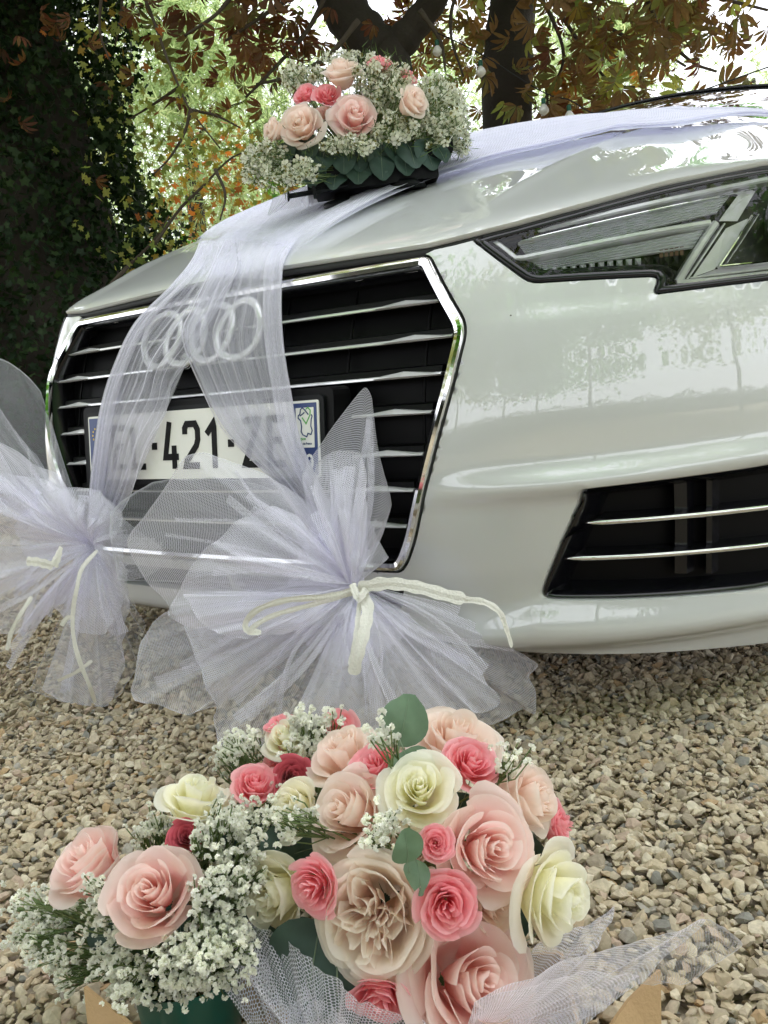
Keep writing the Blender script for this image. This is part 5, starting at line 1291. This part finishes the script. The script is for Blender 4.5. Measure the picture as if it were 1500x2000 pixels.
# ------------------------------------------------------------------ roses
def petal_mesh(name, mat, R0, h, w_, open_, curl, ruff, q, rng, base_r=.10, depth=.75, na=13, nb=11, spiral=.07, point=.04, rnd=.22, lip=.78):
    """one petal: a cupped sheet on the flower's flank; its rim rolls outward by curl, softly rounded at the corners"""
    V = []; UV = []; ph = rng.uniform(0, 6.283); ph2 = rng.uniform(0, 6.283); nick = rng.uniform(-.5, .5); asy = rng.uniform(-.12, .12)
    for j in range(nb):
        v = (j/(nb-1))**.85
        for i in range(na):
            a = -1+2*i/(na-1); corner = abs(a)**3.2*rnd + .05*math.exp(-((a-nick)/.10)**2)*ruff*12
            vm = 1-corner+point*math.exp(-(a/.22)**2)+asy*a*.5; vv = v*vm
            wa = w_*(.40+.60*math.sin(min(1, vv*1.35)*math.pi/2)); th = a*wa
            r = base_r+(R0-base_r)*min(1, vv*1.25)**.55; r += open_*vv**2.2
            z = -depth+(h+depth)*vv
            e = max(0, (vv-lip)/(1-lip)); side = max(0, (abs(a)-.70)/.30)
            ang = e*1.0
            r += curl*(math.sin(ang*1.9)*.9+.35*side**2*vv); z -= curl*(1-math.cos(ang*1.9))*1.1
            r *= 1+spiral*a
            rf = ruff*v**2*(math.sin(3.1*a+ph)+.5*math.sin(6.3*a+ph2)); r += rf; z += rf*.6*math.sin(ph)
            r += .010*math.sin(9*vv+5*a+ph)*q
            V.append((r*math.cos(th), r*math.sin(th), z)); UV.append((q, v))
    F = [(j*na+i, j*na+i+1, (j+1)*na+i+1, (j+1)*na+i) for j in range(nb-1) for i in range(na-1)]
    me = bpy.data.meshes.new(name); me.from_pydata(V, [], F); me.materials.append(mat); me.shade_smooth()
    uv = me.uv_layers.new(name='petal'); U = np.array(UV, np.float32); li = np.zeros(len(me.loops), np.int32); me.loops.foreach_get('vertex_index', li); uv.data.foreach_set('uv', U[li].ravel())
    return me
def rose_proto(kind, mat, seed):
    """list of (mesh, spin) for a rose of unit radius facing +z"""
    rng = np.random.default_rng(seed); out = []
    P = lambda *a, **k: out.append((petal_mesh('petal', mat, *a[:7], rng, **k), a[7]))
    if kind == 'garden':
        for i in range(34):                                   # ruffled, quartered heart
            q = i/33; quarter = (i % 4)*math.pi/2+rng.normal()*.25; R0 = .08+.46*q**.8
            P(R0, .24+.12*rng.random()-.06*q, .62-.25*q, .0, .05, .05+.03*rng.random(), .10*q, quarter+q*2.0, na=9, nb=7, spiral=.45*rng.choice((-1, 1)), base_r=.04, depth=.5)
        for i in range(22):
            q = i/21; R0 = .56+.26*q; P(R0, .36-.30*q, .62+.12*rng.random(), .06+.10*q, .05+.05*q, .018, .4+.6*q, i*2.399+rng.normal()*.15, spiral=.05, rnd=.16, lip=.82)
        return out
    if kind == 'spray':
        for i in range(28):
            q = i/27; R0 = .05+.72*q**.85; P(R0+rng.normal()*.015, .42-.36*q+rng.normal()*.04, 1.10-.42*q, .02+.10*q, .02+.07*q, .034, q, i*2.399+rng.normal()*.35, na=9, nb=8, base_r=.05, depth=.6, spiral=.10, rnd=.18)
        return out
    n_in = 12; n_out = {'classic': 10, 'bud': 8, 'open': 12}[kind]
    for i in range(n_in):
        q = i/(n_in-1); R0 = .05+.33*q**1.1; P(R0+rng.normal()*.008, .52+.04*math.sin(9*q)-.02*q, 1.5-.45*q, .0+.02*q, .012+.035*q, .014, .30*q, i*2.25+rng.normal()*.12, na=13, nb=9, base_r=.03, spiral=.17, rnd=.12, lip=.86)
    for i in range(n_out):
        q = i/(n_out-1)
        if kind == 'bud': a = (.42+.22*q, .52-.20*q, 1.05, .02+.08*q, .09+.06*q)
        elif kind == 'open': a = (.43+.30*q, .46-.44*q, .95, .04+.16*q, .09+.07*q)
        else: a = (.43+.27*q, .48-.34*q, 1.0, .03+.13*q, .09+.06*q)
        P(a[0]+rng.normal()*.02, a[1]+rng.normal()*.045, a[2]*rng.uniform(.88, 1.2), a[3]+rng.uniform(-.02, .05), a[4]*rng.uniform(.8, 1.35), .030, .35+.65*q, i*2.399+rng.normal()*.32, spiral=.10*rng.uniform(.3, 1.6)*rng.choice((1, 1, -1)), point=.04+.12*rng.random()*q, rnd=.24, lip=rng.uniform(.62, .78))
    return out
PROT = {}
def rose(parent, c, axis, R_, kind, mat, spin=None, label=None, sc=(1, 1, 1), seeds=2):
    key = (kind, mat, int(RNG.integers(seeds)))
    if key not in PROT: PROT[key] = rose_proto(kind, M[mat], len(PROT)*7+3)
    ax = Vector(axis).normalized(); q = ax.to_track_quat('Z', 'Y'); 
    r = bpy.data.objects.new('rose', None); COL.objects.link(r); r.parent = parent; r.empty_display_size = .02
    r.location = Vector(c)-parent.location; r.rotation_mode = 'QUATERNION'
    from mathutils import Quaternion
    r.rotation_quaternion = q @ Quaternion((0, 0, 1), RNG.uniform(0, 6.283) if spin is None else spin); r.scale = (R_*sc[0], R_*sc[1], R_*sc[2])
    if label: r['label'] = label
    for me, sp in PROT[key]:
        o = bpy.data.objects.new('petal', me); COL.objects.link(o); o.parent = r; o.rotation_euler = (0, 0, sp)
    return r
def disc_leaf(parent, c, axis, R_, mat, up=None, name='leaf'):
    """broad rounded leaf folded along its midrib, with a thin raised rib and a stalk"""
    n = 22; V = [(0, .45, 0)]; ph = RNG.uniform(0, 6.283); tw = RNG.uniform(-.3, .3)
    def zz(x, y): return .22*abs(x)-.16*x*x+.10*math.sin(2.6*y+ph)+tw*x*(y-.4)+.03*math.sin(7*y+5*x+ph)
    for ring in (.35, .7, 1.0):
        for k in range(n):
            a = 2*math.pi*k/n; y = .48-.50*ring*math.cos(a)*(1+.05*math.cos(3*a+ph)); w_ = .50*(1+.16*math.cos(a)); x = ring*math.sin(a)*w_*1.02
            V.append((x, y+.07*ring*(abs(a-math.pi) < .3), zz(x, y)))
    V[0] = (0, .48, zz(0, .48))
    F = [(0, 1+k, 1+(k+1) % n) for k in range(n)]+[(1+q*n+k, 1+(q+1)*n+k, 1+(q+1)*n+(k+1) % n, 1+q*n+(k+1) % n) for q in range(2) for k in range(n)]
    ax = Vector(axis).normalized(); u_ = Vector(up if up is not None else (0, 0, 1)); x = u_.cross(ax).normalized(); y = ax.cross(x); s_ = R_*2
    def wv(v): return np.array(c)+s_*(np.array(x)*v[0]+np.array(y)*(v[1]-.3)+np.array(ax)*v[2])
    o = make(name, [wv(v) for v in V], F, M[mat], parent)
    v_, f_ = tube([wv((0, t, zz(0, t)+.006)) for t in np.linspace(-.35, .93, 12)], np.linspace(.016, .004, 12)*s_, 4); make('midrib', v_, f_, M['rib'], o)
    return o
def star5(k=5, cup=.25):
    V = []; F = []
    for i in range(k):
        a = 2*math.pi*i/k; d = np.array([math.cos(a), math.sin(a)]); n_ = np.array([-d[1], d[0]]); o = len(V)
        for t, w_, z in ((.12, .0, 0), (.45, .30, cup*.4), (.80, .33, cup), (1.0, 0, cup*1.2), (.80, -.33, cup), (.45, -.30, cup*.4)): p = d*t+n_*w_; V.append((p[0], p[1], z))
        F += [(o, o+1, o+5), (o+1, o+2, o+4), (o+1, o+4, o+5), (o+2, o+3, o+4)]
    return np.array(V), F
WAX = star5()
def puff():
    r = np.random.default_rng(5); V = []; F = []
    for k in range(18):
        d = r.normal(size=3); d[1] = abs(d[1])*1.0; d /= np.linalg.norm(d); s = np.cross(d, r.normal(size=3)); s /= np.linalg.norm(s); t = np.cross(d, s); o = len(V)
        V += [tuple(d*.15), tuple(d*.7+s*.46), tuple(d*1.0+t*.12), tuple(d*.7-s*.46)]; F.append((o, o+1, o+2, o+3))
    return np.array(V), F
PUFF = puff()
def sprays(parent, P, root, size, name='baby_breath', fork=.35, thick=.0006, proto=PUFF, mat='gyp'):
    leaves(name, proto, P, size, M[mat], parent, -.5)
    # thin forking stems: cluster tips pairwise towards the root
    parts = []; P = np.asarray(P); idx = RNG.permutation(len(P))
    for k in range(0, len(idx)-4, 5):
        g = P[idx[k]]; near = np.argsort(((P-g)**2).sum(1))[:5]; m_ = P[near].mean(0); j = m_+(root-m_)*.20+RNG.normal(size=3)*.003
        for t in near: parts.append(tube([P[t], (P[t]+j)/2+RNG.normal(size=3)*.002, j], thick, 3, False))
        parts.append(tube([j, j+(root-j)*.5+RNG.normal(size=3)*.008, root], [thick*1.3, thick*1.6, thick*2], 3, False))
    o = make('fine_stems', *joinvf(parts), M['stem'], parent); o['kind'] = 'stuff'
def vol(spec):
    """points in ellipsoidal cushions: (px, py, rx_px, ry_px, depth, thickness_m, count)"""
    out = []
    for px, py, rx, ry, d, th, n in spec:
        k = max(1, n//9); cs = []
        for _ in range(k):
            a = RNG.uniform(0, 6.283); r_ = RNG.random()**.5; cs.append((px+rx*r_*math.cos(a), py+ry*r_*math.sin(a), d+RNG.uniform(-th, th)))
        for q in cs: c_ = D(*q); out.append(c_+RNG.normal(size=(n//k, 3))*.0065*max(1, d/.9))
    return np.vstack(out)

def sphere_pt(c, R_, px, py):
    d = ray(px, py); oc = O-c; A = d@d; B = 2*d@oc; Cc = oc@oc-R_*R_; disc = B*B-4*A*Cc
    t = (-B-math.sqrt(disc))/(2*A) if disc > 0 else -B/(2*A)
    return O+t*d, t

# round bouquet
def at(parent, px, py, t, rpx, kind, mat, axr, label=None):
    ax = axr[0]*RT+axr[1]*UP-axr[2]*FW; return rose(parent, D(px, py, t), ax, 1.08*rpx*t/FPX, kind, mat, label=label)
cR = D(838, 1700, .665); RR = .100
BQ = empty('bridal_bouquet', tuple(cR), 'round bouquet of pink, ivory and blush roses standing in the cardboard box', 'bouquet')
def put(parent, c, Rs, px, py, rpx, kind, mat, push=0, tilt=None, label=None, sc=(1, 1, 1), lean=None, tilt_k=.55):
    p, t = sphere_pt(c, Rs, px, py); ax = (p-c)/np.linalg.norm(p-c)
    if lean is not None: ax = ax+lean[0]*RT-lean[1]*UP-lean[2]*FW; ax /= np.linalg.norm(ax)
    R_ = rpx*t/FPX
    return rose(parent, p-ax*R_*.25+ax*push, ax, R_*1.10, kind, mat, label=label, sc=sc)
put(BQ, cR, RR, 722, 1800, 122, 'garden', 'p_garden', .004, label='large quartered garden rose with dusty pink heart', sc=(.92, 1.0, 1), lean=(.1, -.1, .5))
put(BQ, cR, RR, 958, 1655, 108, 'classic', 'p_pink', .004, lean=(.1, .0, .4))
put(BQ, cR, RR, 932, 1915, 140, 'open', 'p_pink', .006, lean=(.2, -.9, .1), label='big open pink rose low in front')
put(BQ, cR, RR, 668, 1583, 94, 'classic', 'p_blush', 0, lean=(-.1, -.1, .5))
put(BQ, cR, RR, 820, 1540, 80, 'classic', 'p_white', .004, lean=(0, .15, .35))
put(BQ, cR, RR, 920, 1492, 62, 'spray', 'p_hot', .008, lean=(0, .1, .5))
put(BQ, cR, RR, 726, 1492, 60, 'spray', 'p_hot', .004, lean=(0, .2, .4))
at(BQ, 888, 1448, .70, 96, 'classic', 'p_blush', (.15, .85, .40))
at(BQ, 672, 1474, .70, 78, 'classic', 'p_blush', (-.35, .8, .3))
at(BQ, 1028, 1562, .645, 88, 'bud', 'p_blush', (.75, .35, .45))
put(BQ, cR, RR, 850, 1646, 38, 'spray', 'p_hot', .014, lean=(0, 0, .6), label='small hot pink bud between the larger roses')
put(BQ, cR, RR, 872, 1765, 68, 'spray', 'p_hot', .012, lean=(0, -.1, .5))
at(BQ, 612, 1735, .585, 62, 'spray', 'p_hot', (-.45, 0, .8))
at(BQ, 1085, 1748, .60, 100, 'open', 'p_white', (.72, .0, .62), 'ivory rose turned to the right')
at(BQ, 545, 1748, .63, 90, 'bud', 'p_cream', (-.55, .0, .7))
at(BQ, 578, 1580, .665, 66, 'bud', 'p_cream', (-.5, .3, .6))
at(BQ, 742, 1955, .575, 70, 'spray', 'p_hot', (-.1, -.4, .8))
at(BQ, 1092, 1612, .68, 52, 'spray', 'p_hot', (.7, .2, .3))
put(BQ, cR, RR, 1010, 1775, 75, 'bud', 'p_blush', -.02)
put(BQ, cR, RR, 790, 1650, 60, 'bud', 'p_blush', -.026); put(BQ, cR, RR, 880, 1590, 55, 'bud', 'p_pink', -.026); put(BQ, cR, RR, 640, 1680, 60, 'bud', 'p_cream', -.026); put(BQ, cR, RR, 830, 1840, 60, 'bud', 'p_blush', -.024)
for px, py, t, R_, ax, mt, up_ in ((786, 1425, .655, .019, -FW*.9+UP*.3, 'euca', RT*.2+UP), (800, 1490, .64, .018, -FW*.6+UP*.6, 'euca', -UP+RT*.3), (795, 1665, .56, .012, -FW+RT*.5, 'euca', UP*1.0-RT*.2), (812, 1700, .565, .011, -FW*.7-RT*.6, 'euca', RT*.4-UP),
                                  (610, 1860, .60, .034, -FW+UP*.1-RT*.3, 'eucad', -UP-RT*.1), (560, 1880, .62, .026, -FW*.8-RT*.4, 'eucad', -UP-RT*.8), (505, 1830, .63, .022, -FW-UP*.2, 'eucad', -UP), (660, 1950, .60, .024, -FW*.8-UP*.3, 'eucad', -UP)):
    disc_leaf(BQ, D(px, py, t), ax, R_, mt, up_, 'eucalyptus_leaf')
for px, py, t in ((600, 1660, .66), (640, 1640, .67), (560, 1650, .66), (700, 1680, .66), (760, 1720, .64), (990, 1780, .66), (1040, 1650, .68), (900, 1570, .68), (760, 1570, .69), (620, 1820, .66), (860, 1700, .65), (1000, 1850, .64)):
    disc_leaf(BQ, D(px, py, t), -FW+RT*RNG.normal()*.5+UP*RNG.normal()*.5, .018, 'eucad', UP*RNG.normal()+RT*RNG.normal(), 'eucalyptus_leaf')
limb(BQ, [D(790, 1712, .60), D(797, 1650, .59), D(800, 1600, .58)], [.0012, .0006], M['stem'], 'stem', 5)
sprays(BQ, vol([(745, 1610, 26, 14, .575, .006, 40), (745, 1440, 22, 12, .62, .01, 26), (990, 1478, 12, 9, .63, .01, 16), (575, 1600, 40, 22, .61, .01, 40)]), cR, .0038)
limb(BQ, [cR+UP*.02, cR-UP*.05, np.array([cR[0], cR[1], .02])], [.022, .018], M['stem'], 'stem_bundle', 12)

# gypsophila bouquet on the left
cL = D(350, 1735, .69); RL = .088
BL = empty('bridesmaid_bouquet', tuple(cL), 'loose bouquet of pink roses and white gypsophila, left of the round rose bouquet', 'bouquet')
put(BL, cL, RL, 302, 1748, 106, 'bud', 'p_pink', .012, lean=(-.15, -.65, .35), label='large pale pink rose in the middle of the gypsophila')
at(BL, 178, 1690, .67, 96, 'bud', 'p_pink', (-.45, .75, .45))
put(BL, cL, RL, 388, 1535, 74, 'classic', 'p_white', -.004, lean=(0, -.25, .1))
at(BL, 498, 1535, .70, 56, 'bud', 'p_hot', (.1, .6, .45))
at(BL, 574, 1520, .70, 46, 'spray', 'p_red', (.3, .3, .7))
put(BL, cL, RL, 365, 1618, 38, 'spray', 'p_red', -.012, lean=(0, 0, .3))
put(BL, cL, RL, 520, 1570, 40, 'spray', 'p_hot', -.028)
gsp = [(80, 1800, 75, 60, .70, .02, 256), (120, 1890, 60, 30, .68, .02, 94), (230, 1880, 50, 55, .64, .02, 148), (330, 1620, 60, 30, .70, .01, 148), (440, 1640, 55, 60, .64, .02, 202), (440, 1760, 40, 70, .60, .02, 202),
       (370, 1870, 70, 55, .585, .015, 270), (300, 1930, 60, 22, .60, .01, 81), (450, 1880, 36, 50, .585, .01, 94), (200, 1790, 30, 50, .64, .01, 81), (540, 1570, 55, 40, .68, .02, 121), (470, 1600, 50, 30, .66, .02, 81), (500, 1700, 14, 40, .62, .01, 35), (185, 1740, 24, 20, .63, .01, 40)]
sprays(BL, vol(gsp), np.array([cL[0], cL[1], .06]), .0034)
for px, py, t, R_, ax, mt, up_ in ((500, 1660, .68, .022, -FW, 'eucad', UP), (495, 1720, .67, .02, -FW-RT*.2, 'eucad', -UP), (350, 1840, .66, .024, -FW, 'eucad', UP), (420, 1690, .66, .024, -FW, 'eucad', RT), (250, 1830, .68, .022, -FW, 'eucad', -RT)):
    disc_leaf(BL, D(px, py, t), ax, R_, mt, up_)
limb(BL, [cL, cL-UP*.06, np.array([cL[0], cL[1], .02])], [.02, .016], M['stem'], 'stem_bundle', 12)

# a third bouquet peeping out behind
cB = D(585, 1500, .80); RBk = .055
B3 = empty('small_bouquet', tuple(cB), 'small bouquet of cream and hot pink roses with gypsophila, half hidden behind the other two', 'bouquet')
put(B3, cB, RBk, 556, 1432, 50, 'classic', 'p_white', 0, lean=(-.1, -.2, .1)); put(B3, cB, RBk, 550, 1402, 42, 'bud', 'p_hot', -.004, lean=(0, -.8, -.2)); at(B3, 664, 1424, .77, 44, 'spray', 'p_hot', (.2, .3, .8)); put(B3, cB, RBk, 520, 1480, 30, 'spray', 'p_hot', -.01)
sprays(B3, vol([(450, 1475, 34, 16, .80, .02, 60), (500, 1455, 40, 20, .78, .02, 60), (615, 1420, 40, 38, .76, .015, 120), (600, 1470, 50, 22, .76, .015, 80), (530, 1500, 60, 20, .77, .01, 60)]), cB-np.array([0, 0, .08]), .0040)
limb(B3, [cB, np.array([cB[0], cB[1], .02])], [.018, .014], M['stem'], 'stem_bundle', 10)

# ------------------------------------------------------------------ arrangement on the bonnet
hb = hood_hit(715, 372, 0.0); tb = 1.50
AR = empty('bonnet_arrangement', tuple(D(700, 330, tb)), 'low arrangement of blush roses and waxflower fixed on the bonnet in a black holder', 'flower arrangement')
def pr_(px, py, rpx, kind, mat, t, lean, lb=None): 
    c = D(px, py, t); ax = -FW*.75+lean[0]*RT+lean[1]*UP; return rose(AR, c, ax, rpx*t/FPX, kind, mat, label=lb)
pr_(692, 228, 52, 'classic', 'p_pink', tb-.07, (.05, .15), 'open pink rose facing the viewer')
pr_(588, 246, 52, 'classic', 'p_blush', tb-.06, (-.25, .1)); pr_(638, 184, 33, 'spray', 'p_hot', tb-.05, (0, .3)); pr_(596, 182, 29, 'spray', 'p_hot', tb-.035, (-.3, .3))
pr_(668, 140, 44, 'classic', 'p_blush', tb-.04, (-.1, .8)); pr_(806, 200, 44, 'bud', 'p_blush', tb-.075, (.6, .2)); pr_(535, 255, 34, 'bud', 'p_blush', tb-.04, (-1.2, .1)); pr_(742, 122, 30, 'spray', 'p_hot', tb-.03, (.1, .8)); pr_(798, 150, 24, 'spray', 'p_hot', tb-.03, (.6, .6))
pr_(632, 222, 22, 'bud', 'p_blush', tb-.02, (-.2, .2)); pr_(720, 180, 20, 'bud', 'p_blush', tb+.03, (0, .5))
wsp = [(745, 150, 60, 36, tb-.03, .03, 130), (760, 195, 40, 30, tb-.04, .02, 70), (775, 255, 45, 30, tb-.06, .02, 80), (700, 282, 36, 16, tb-.08, .01, 34), (650, 285, 30, 14, tb-.07, .01, 26), (870, 220, 42, 60, tb-.02, .04, 170), (840, 260, 30, 30, tb-.03, .02, 60), (900, 270, 18, 30, tb, .02, 40),
       (520, 310, 45, 34, tb-.03, .04, 120), (500, 340, 24, 24, tb-.02, .02, 40), (585, 335, 36, 24, tb-.09, .01, 40), (540, 350, 30, 26, tb-.06, .02, 30), (575, 150, 24, 30, tb, .02, 40), (610, 145, 26, 14, tb, .02, 26), (680, 112, 60, 10, tb+.02, .02, 30), (850, 170, 30, 22, tb+.02, .02, 36)]
def volw(spec):
    out = []
    for px, py, rx, ry, d, th, n in spec:
        for _ in range(n):
            a = RNG.uniform(0, 6.283); r_ = RNG.random()**.5; out.append(D(px+rx*r_*math.cos(a), py+ry*r_*math.sin(a), d+RNG.uniform(-th, th)))
    return np.array(out)
WP = volw(wsp); root = D(700, 330, tb)
o = leaves('waxflower', WAX, WP, .0088, M['waxw'], AR, .0)
SM = star5(6, .5); leaves('waxflower_eye', (SM[0]*np.array([.4, .4, .5])+np.array([0, 0, .08]), SM[1]), WP, .0080, M['waxc'], AR, 0)
def needles(parent, P, n, L):
    Q = np.repeat(P, n, 0)+RNG.normal(size=(len(P)*n, 3))*.008; V0 = np.array([(-.035, 0, 0), (.035, 0, 0), (.02, .6, .05), (0, 1, .0)]); leaves('needle_leaves', (V0, [(0, 1, 2), (0, 2, 3)]), Q, L, M['needle'], parent, -.2)
needles(AR, np.vstack([WP, volw([(700, 230, 190, 90, tb+.05, .05, 700), (560, 300, 90, 60, tb, .04, 300), (860, 230, 60, 80, tb+.02, .03, 200)])]), 3, .017)
parts = []
for k in RNG.permutation(len(WP))[:420]:
    p = WP[k]; m_ = p+(root-p)*.35+np.array([0, 0, -.006])+RNG.normal(size=3)*.004; parts.append(tube([p, m_, root+(p-root)*.15], [.0005, .0008, .001], 3, False))
o = make('fine_stems', *joinvf(parts), M['stem'], AR); o['kind'] = 'stuff'
for px, py, R_, dx in ((600, 290, .030, -.3), (615, 335, .030, -.25), (655, 345, .028, -.1), (700, 338, .028, 0), (745, 330, .026, .1), (790, 322, .024, .2), (575, 345, .024, -.4), (632, 312, .030, -.1), (672, 318, .026, 0), (700, 306, .030, .1), (745, 305, .032, .1), (770, 295, .026, .2), (800, 300, .034, .3), (835, 295, .034, .4), (640, 285, .02, 0), (560, 300, .024, -.4), (720, 322, .022, 0), (860, 300, .022, .5)):
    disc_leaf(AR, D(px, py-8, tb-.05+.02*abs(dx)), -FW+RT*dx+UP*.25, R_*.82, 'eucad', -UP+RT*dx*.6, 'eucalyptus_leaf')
# holder tray with suction foot and side peg
def boxpts(a, b, up_, w_, h): 
    a = np.array(a); b = np.array(b); d = b-a; d /= np.linalg.norm(d); s = np.cross(d, up_); s /= np.linalg.norm(s); V = []
    for p in (a, b):
        for i, j in ((-1, -1), (1, -1), (1, 1), (-1, 1)): V.append(p+s*w_*i/2+up_*h*j/2)
    return V, [(0, 3, 2, 1), (4, 5, 6, 7), (0, 1, 5, 4), (1, 2, 6, 5), (2, 3, 7, 6), (3, 0, 4, 7)]
upv = np.array([0, 0, 1.])
make('holder_tray', *boxpts(D(600, 360, tb-.01), D(850, 326, tb), upv, .075, .050), M['foam'], AR, False)
make('holder_foam', *boxpts(D(560, 330, tb), D(880, 285, tb+.01), upv, .06, .030), M['foam'], AR, False)
make('side_peg', *tube([D(562, 383, tb-.05), D(564, 383, tb-.05), D(566, 383, tb-.05), D(620, 374, tb-.045), D(680, 362, tb-.04)], [.0095, .0095, .0045, .0045, .0045], 8), M['foam'], AR)
make('peg_collar', *tube([D(611, 376, tb-.056), D(617, 375, tb-.056)], [.011, .011], 10), M['foam'], AR)
for px in (665, 790):
    q = D(px, 345-(px-665)*.16, tb-.01); h = float(hood(q[0], q[1])); V, F = tube([(q[0], q[1], q[2]), (q[0], q[1], h+.022), (q[0], q[1], h+.016), (q[0], q[1], h+.002)], [.012, .014, .034, .038], 20); make('suction_foot', V, F, M['foam'], AR)
# white ribbon tails under the holder
WR = empty('holder_ribbon', tuple(D(560, 395, tb)), 'short white ribbon tails hanging under the left end of the bonnet flower holder', 'ribbon')
fan('ribbon_tail', D(604, 362, tb-.03), [D(562, 376, tb-.03), D(532, 388, tb-.02), D(522, 420, tb-.01), D(552, 410, tb-.02), D(585, 402, tb-.03)], 40, 16, 3, .004, .004, M['tulle4'], WR, TRNG)
fan('ribbon_tail', D(604, 362, tb-.035), [D(585, 392, tb-.035), D(600, 404, tb-.035), D(622, 396, tb-.035)], 24, 12, 2, .003, .003, M['tulle4'], WR, TRNG)

# ------------------------------------------------------------------ box and what stands in it
def box():
    a = G(215, 1960, .0); b = G(1230, 1960, .0)
    lft = D(182, 1905, .625); rgt = D(1282, 1898, .60); zt = .0
    # ground-plan axes of the box follow the line between the two visible flaps
    ax = (rgt-lft)[:2]; ax /= np.linalg.norm(ax); ay = np.array([-ax[1], ax[0]]); c0 = (D(240, 2000, .57)+D(1190, 2000, .56))[:2]/2+ay*.045; hx, hy = .150, .075; hz = .05
    bx = empty('cardboard_box', (c0[0], c0[1], 0), 'brown cardboard box with raised flaps holding the bouquets on the gravel', 'box')
    def q(u, v, z): p = c0+ax*u+ay*v; return (p[0], p[1], z)
    t = .003
    for (u0, v0, u1, v1) in ((-hx, -hy, hx, -hy), (-hx, hy, hx, hy), (-hx, -hy+t, -hx, hy-t), (hx, -hy+t, hx, hy-t)):
        du, dv = (0, t) if v0 == v1 else (t, 0); s = -1 if (v0 > 0 and v0 == v1) or (u0 > 0 and u0 == u1) else 1
        V = [q(u0, v0, 0.006), q(u1, v1, 0.006), q(u1+du*s, v1+dv*s, 0.006), q(u0+du*s, v0+dv*s, 0.006), q(u0, v0, hz), q(u1, v1, hz), q(u1+du*s, v1+dv*s, hz), q(u0+du*s, v0+dv*s, hz)]
        make('side', V, [(0, 3, 2, 1), (4, 5, 6, 7), (0, 1, 5, 4), (1, 2, 6, 5), (2, 3, 7, 6), (3, 0, 4, 7)], M['card'], bx, False)
    V = [q(-hx, -hy, .008), q(hx, -hy, .008), q(hx, hy, .008), q(-hx, hy, .008)]; make('bottom', V, [(0, 1, 2, 3)], M['card'], bx, False)
    def flap(P):
        P = [np.array(p) for p in P]; n_ = np.cross(P[1]-P[0], P[3]-P[0]); n_ /= np.linalg.norm(n_); V = P+[p+n_*.003 for p in P]
        make('flap', V, [(0, 3, 2, 1), (4, 5, 6, 7), (0, 1, 5, 4), (1, 2, 6, 5), (2, 3, 7, 6), (3, 0, 4, 7)], M['card'], bx, False)
    flap([D(1160, 2040, .57), D(1286, 2060, .60), D(1284, 1893, .615), D(1225, 1950, .60)])
    flap([D(184, 2060, .60), D(300, 2040, .57), D(245, 1985, .585), D(170, 1925, .61)])
    return c0, ax, ay
c0, ax_, ay_ = box()
def jar(c, r, h, label):
    t = empty('flower_vase', (c[0], c[1], .012), label, 'vase'); V, F = tube([(c[0], c[1], .012), (c[0], c[1], .02), (c[0], c[1], h*.7), (c[0], c[1], h)], [r*.82, r*.86, r*.95, r], 28, False)
    make('vase_wall', V, F, M['vase'], t); V, F = tube([(c[0], c[1], h-.002), (c[0], c[1], h+.002)], [r*1.03, r*1.03], 28, False); make('vase_rim', V, F, M['vase'], t)
v1 = D(370, 1930, .655); jar(v1, .042, .082, 'dark green vase under the gypsophila bouquet'); jar(D(800, 1960, .66), .045, .055, 'dark green vase under the round rose bouquet')
# tulle collar of the round bouquet
TC = empty('tulle_wrap', tuple(D(1000, 1950, .6)), 'white tulle round the rose bouquet, its point trailing over the right box flap', 'tulle')
cc = D(900, 2040, .585)
fan('tulle_fold', cc, [D(940, 1945, .535), D(1030, 1905, .535), D(1150, 1868, .545), D(1260, 1835, .56), D(1365, 1795, .575), D(1380, 1800, .58), D(1330, 1850, .58), D(1250, 1920, .575), D(1180, 1965, .57), D(1100, 2020, .56)], 80, 30, 4, .004, .008, M['tulle'], TC, TRNG)
fan('tulle_fold', cc, [D(930, 1960, .53), D(1060, 1915, .53), D(1170, 1900, .54), D(1250, 1905, .555), D(1180, 1970, .56), D(1100, 2040, .56)], 70, 24, 5, .004, .006, M['tulle'], TC, TRNG)
fan('tulle_fold', D(1180, 1880, .57), [D(1340, 1812, .58), D(1385, 1792, .585), D(1440, 1835, .60), D(1452, 1850, .61), D(1400, 1880, .61), D(1330, 1925, .60), D(1250, 1925, .58)], 60, 22, 3, .003, .004, M['tulle3'], TC, TRNG)
fan('tulle_fold', D(900, 2080, .60), [D(940, 1960, .60), D(1050, 1850, .63), D(1140, 1810, .65), D(1200, 1768, .66), D(1198, 1800, .66), D(1170, 1850, .65), D(1100, 1900, .62)], 50, 24, 4, .005, .006, M['tulle2'], TC, TRNG)
fan('tulle_fold', D(640, 2100, .58), [D(440, 1850, .60), D(480, 1800, .62), D(560, 1830, .61), D(640, 1900, .58), D(720, 1960, .56), D(800, 1990, .56), D(860, 2010, .56)], 70, 26, 6, .008, .01, M['tulle'], TC, TRNG)
fan('tulle_fold', D(560, 2100, .60), [D(430, 1900, .62), D(470, 1850, .63), D(540, 1860, .63), D(600, 1930, .60), D(680, 1990, .58)], 60, 22, 6, .008, .01, M['tulle2'], TC, TRNG)

for o in list(CAR.children_recursive):
    if o.type != 'MESH' or o.name.startswith(('tyre', 'rim', 'body_side', 'roof', 'windscreen', 'pillar', 'side_window', 'underbody', 'cabin', 'tailgate')): continue
    me = o.data; n = len(me.vertices); co_ = np.zeros(n*3, np.float32); me.vertices.foreach_get('co', co_); co_ = co_.reshape(-1, 3)
    t = np.maximum(0, -co_[:, 0]-.44); co_[:, 1] += .5*t*t/(t+.05)*(1-ss(.35, 1.25, co_[:, 1])); me.vertices.foreach_set('co', co_.ravel()); me.update()
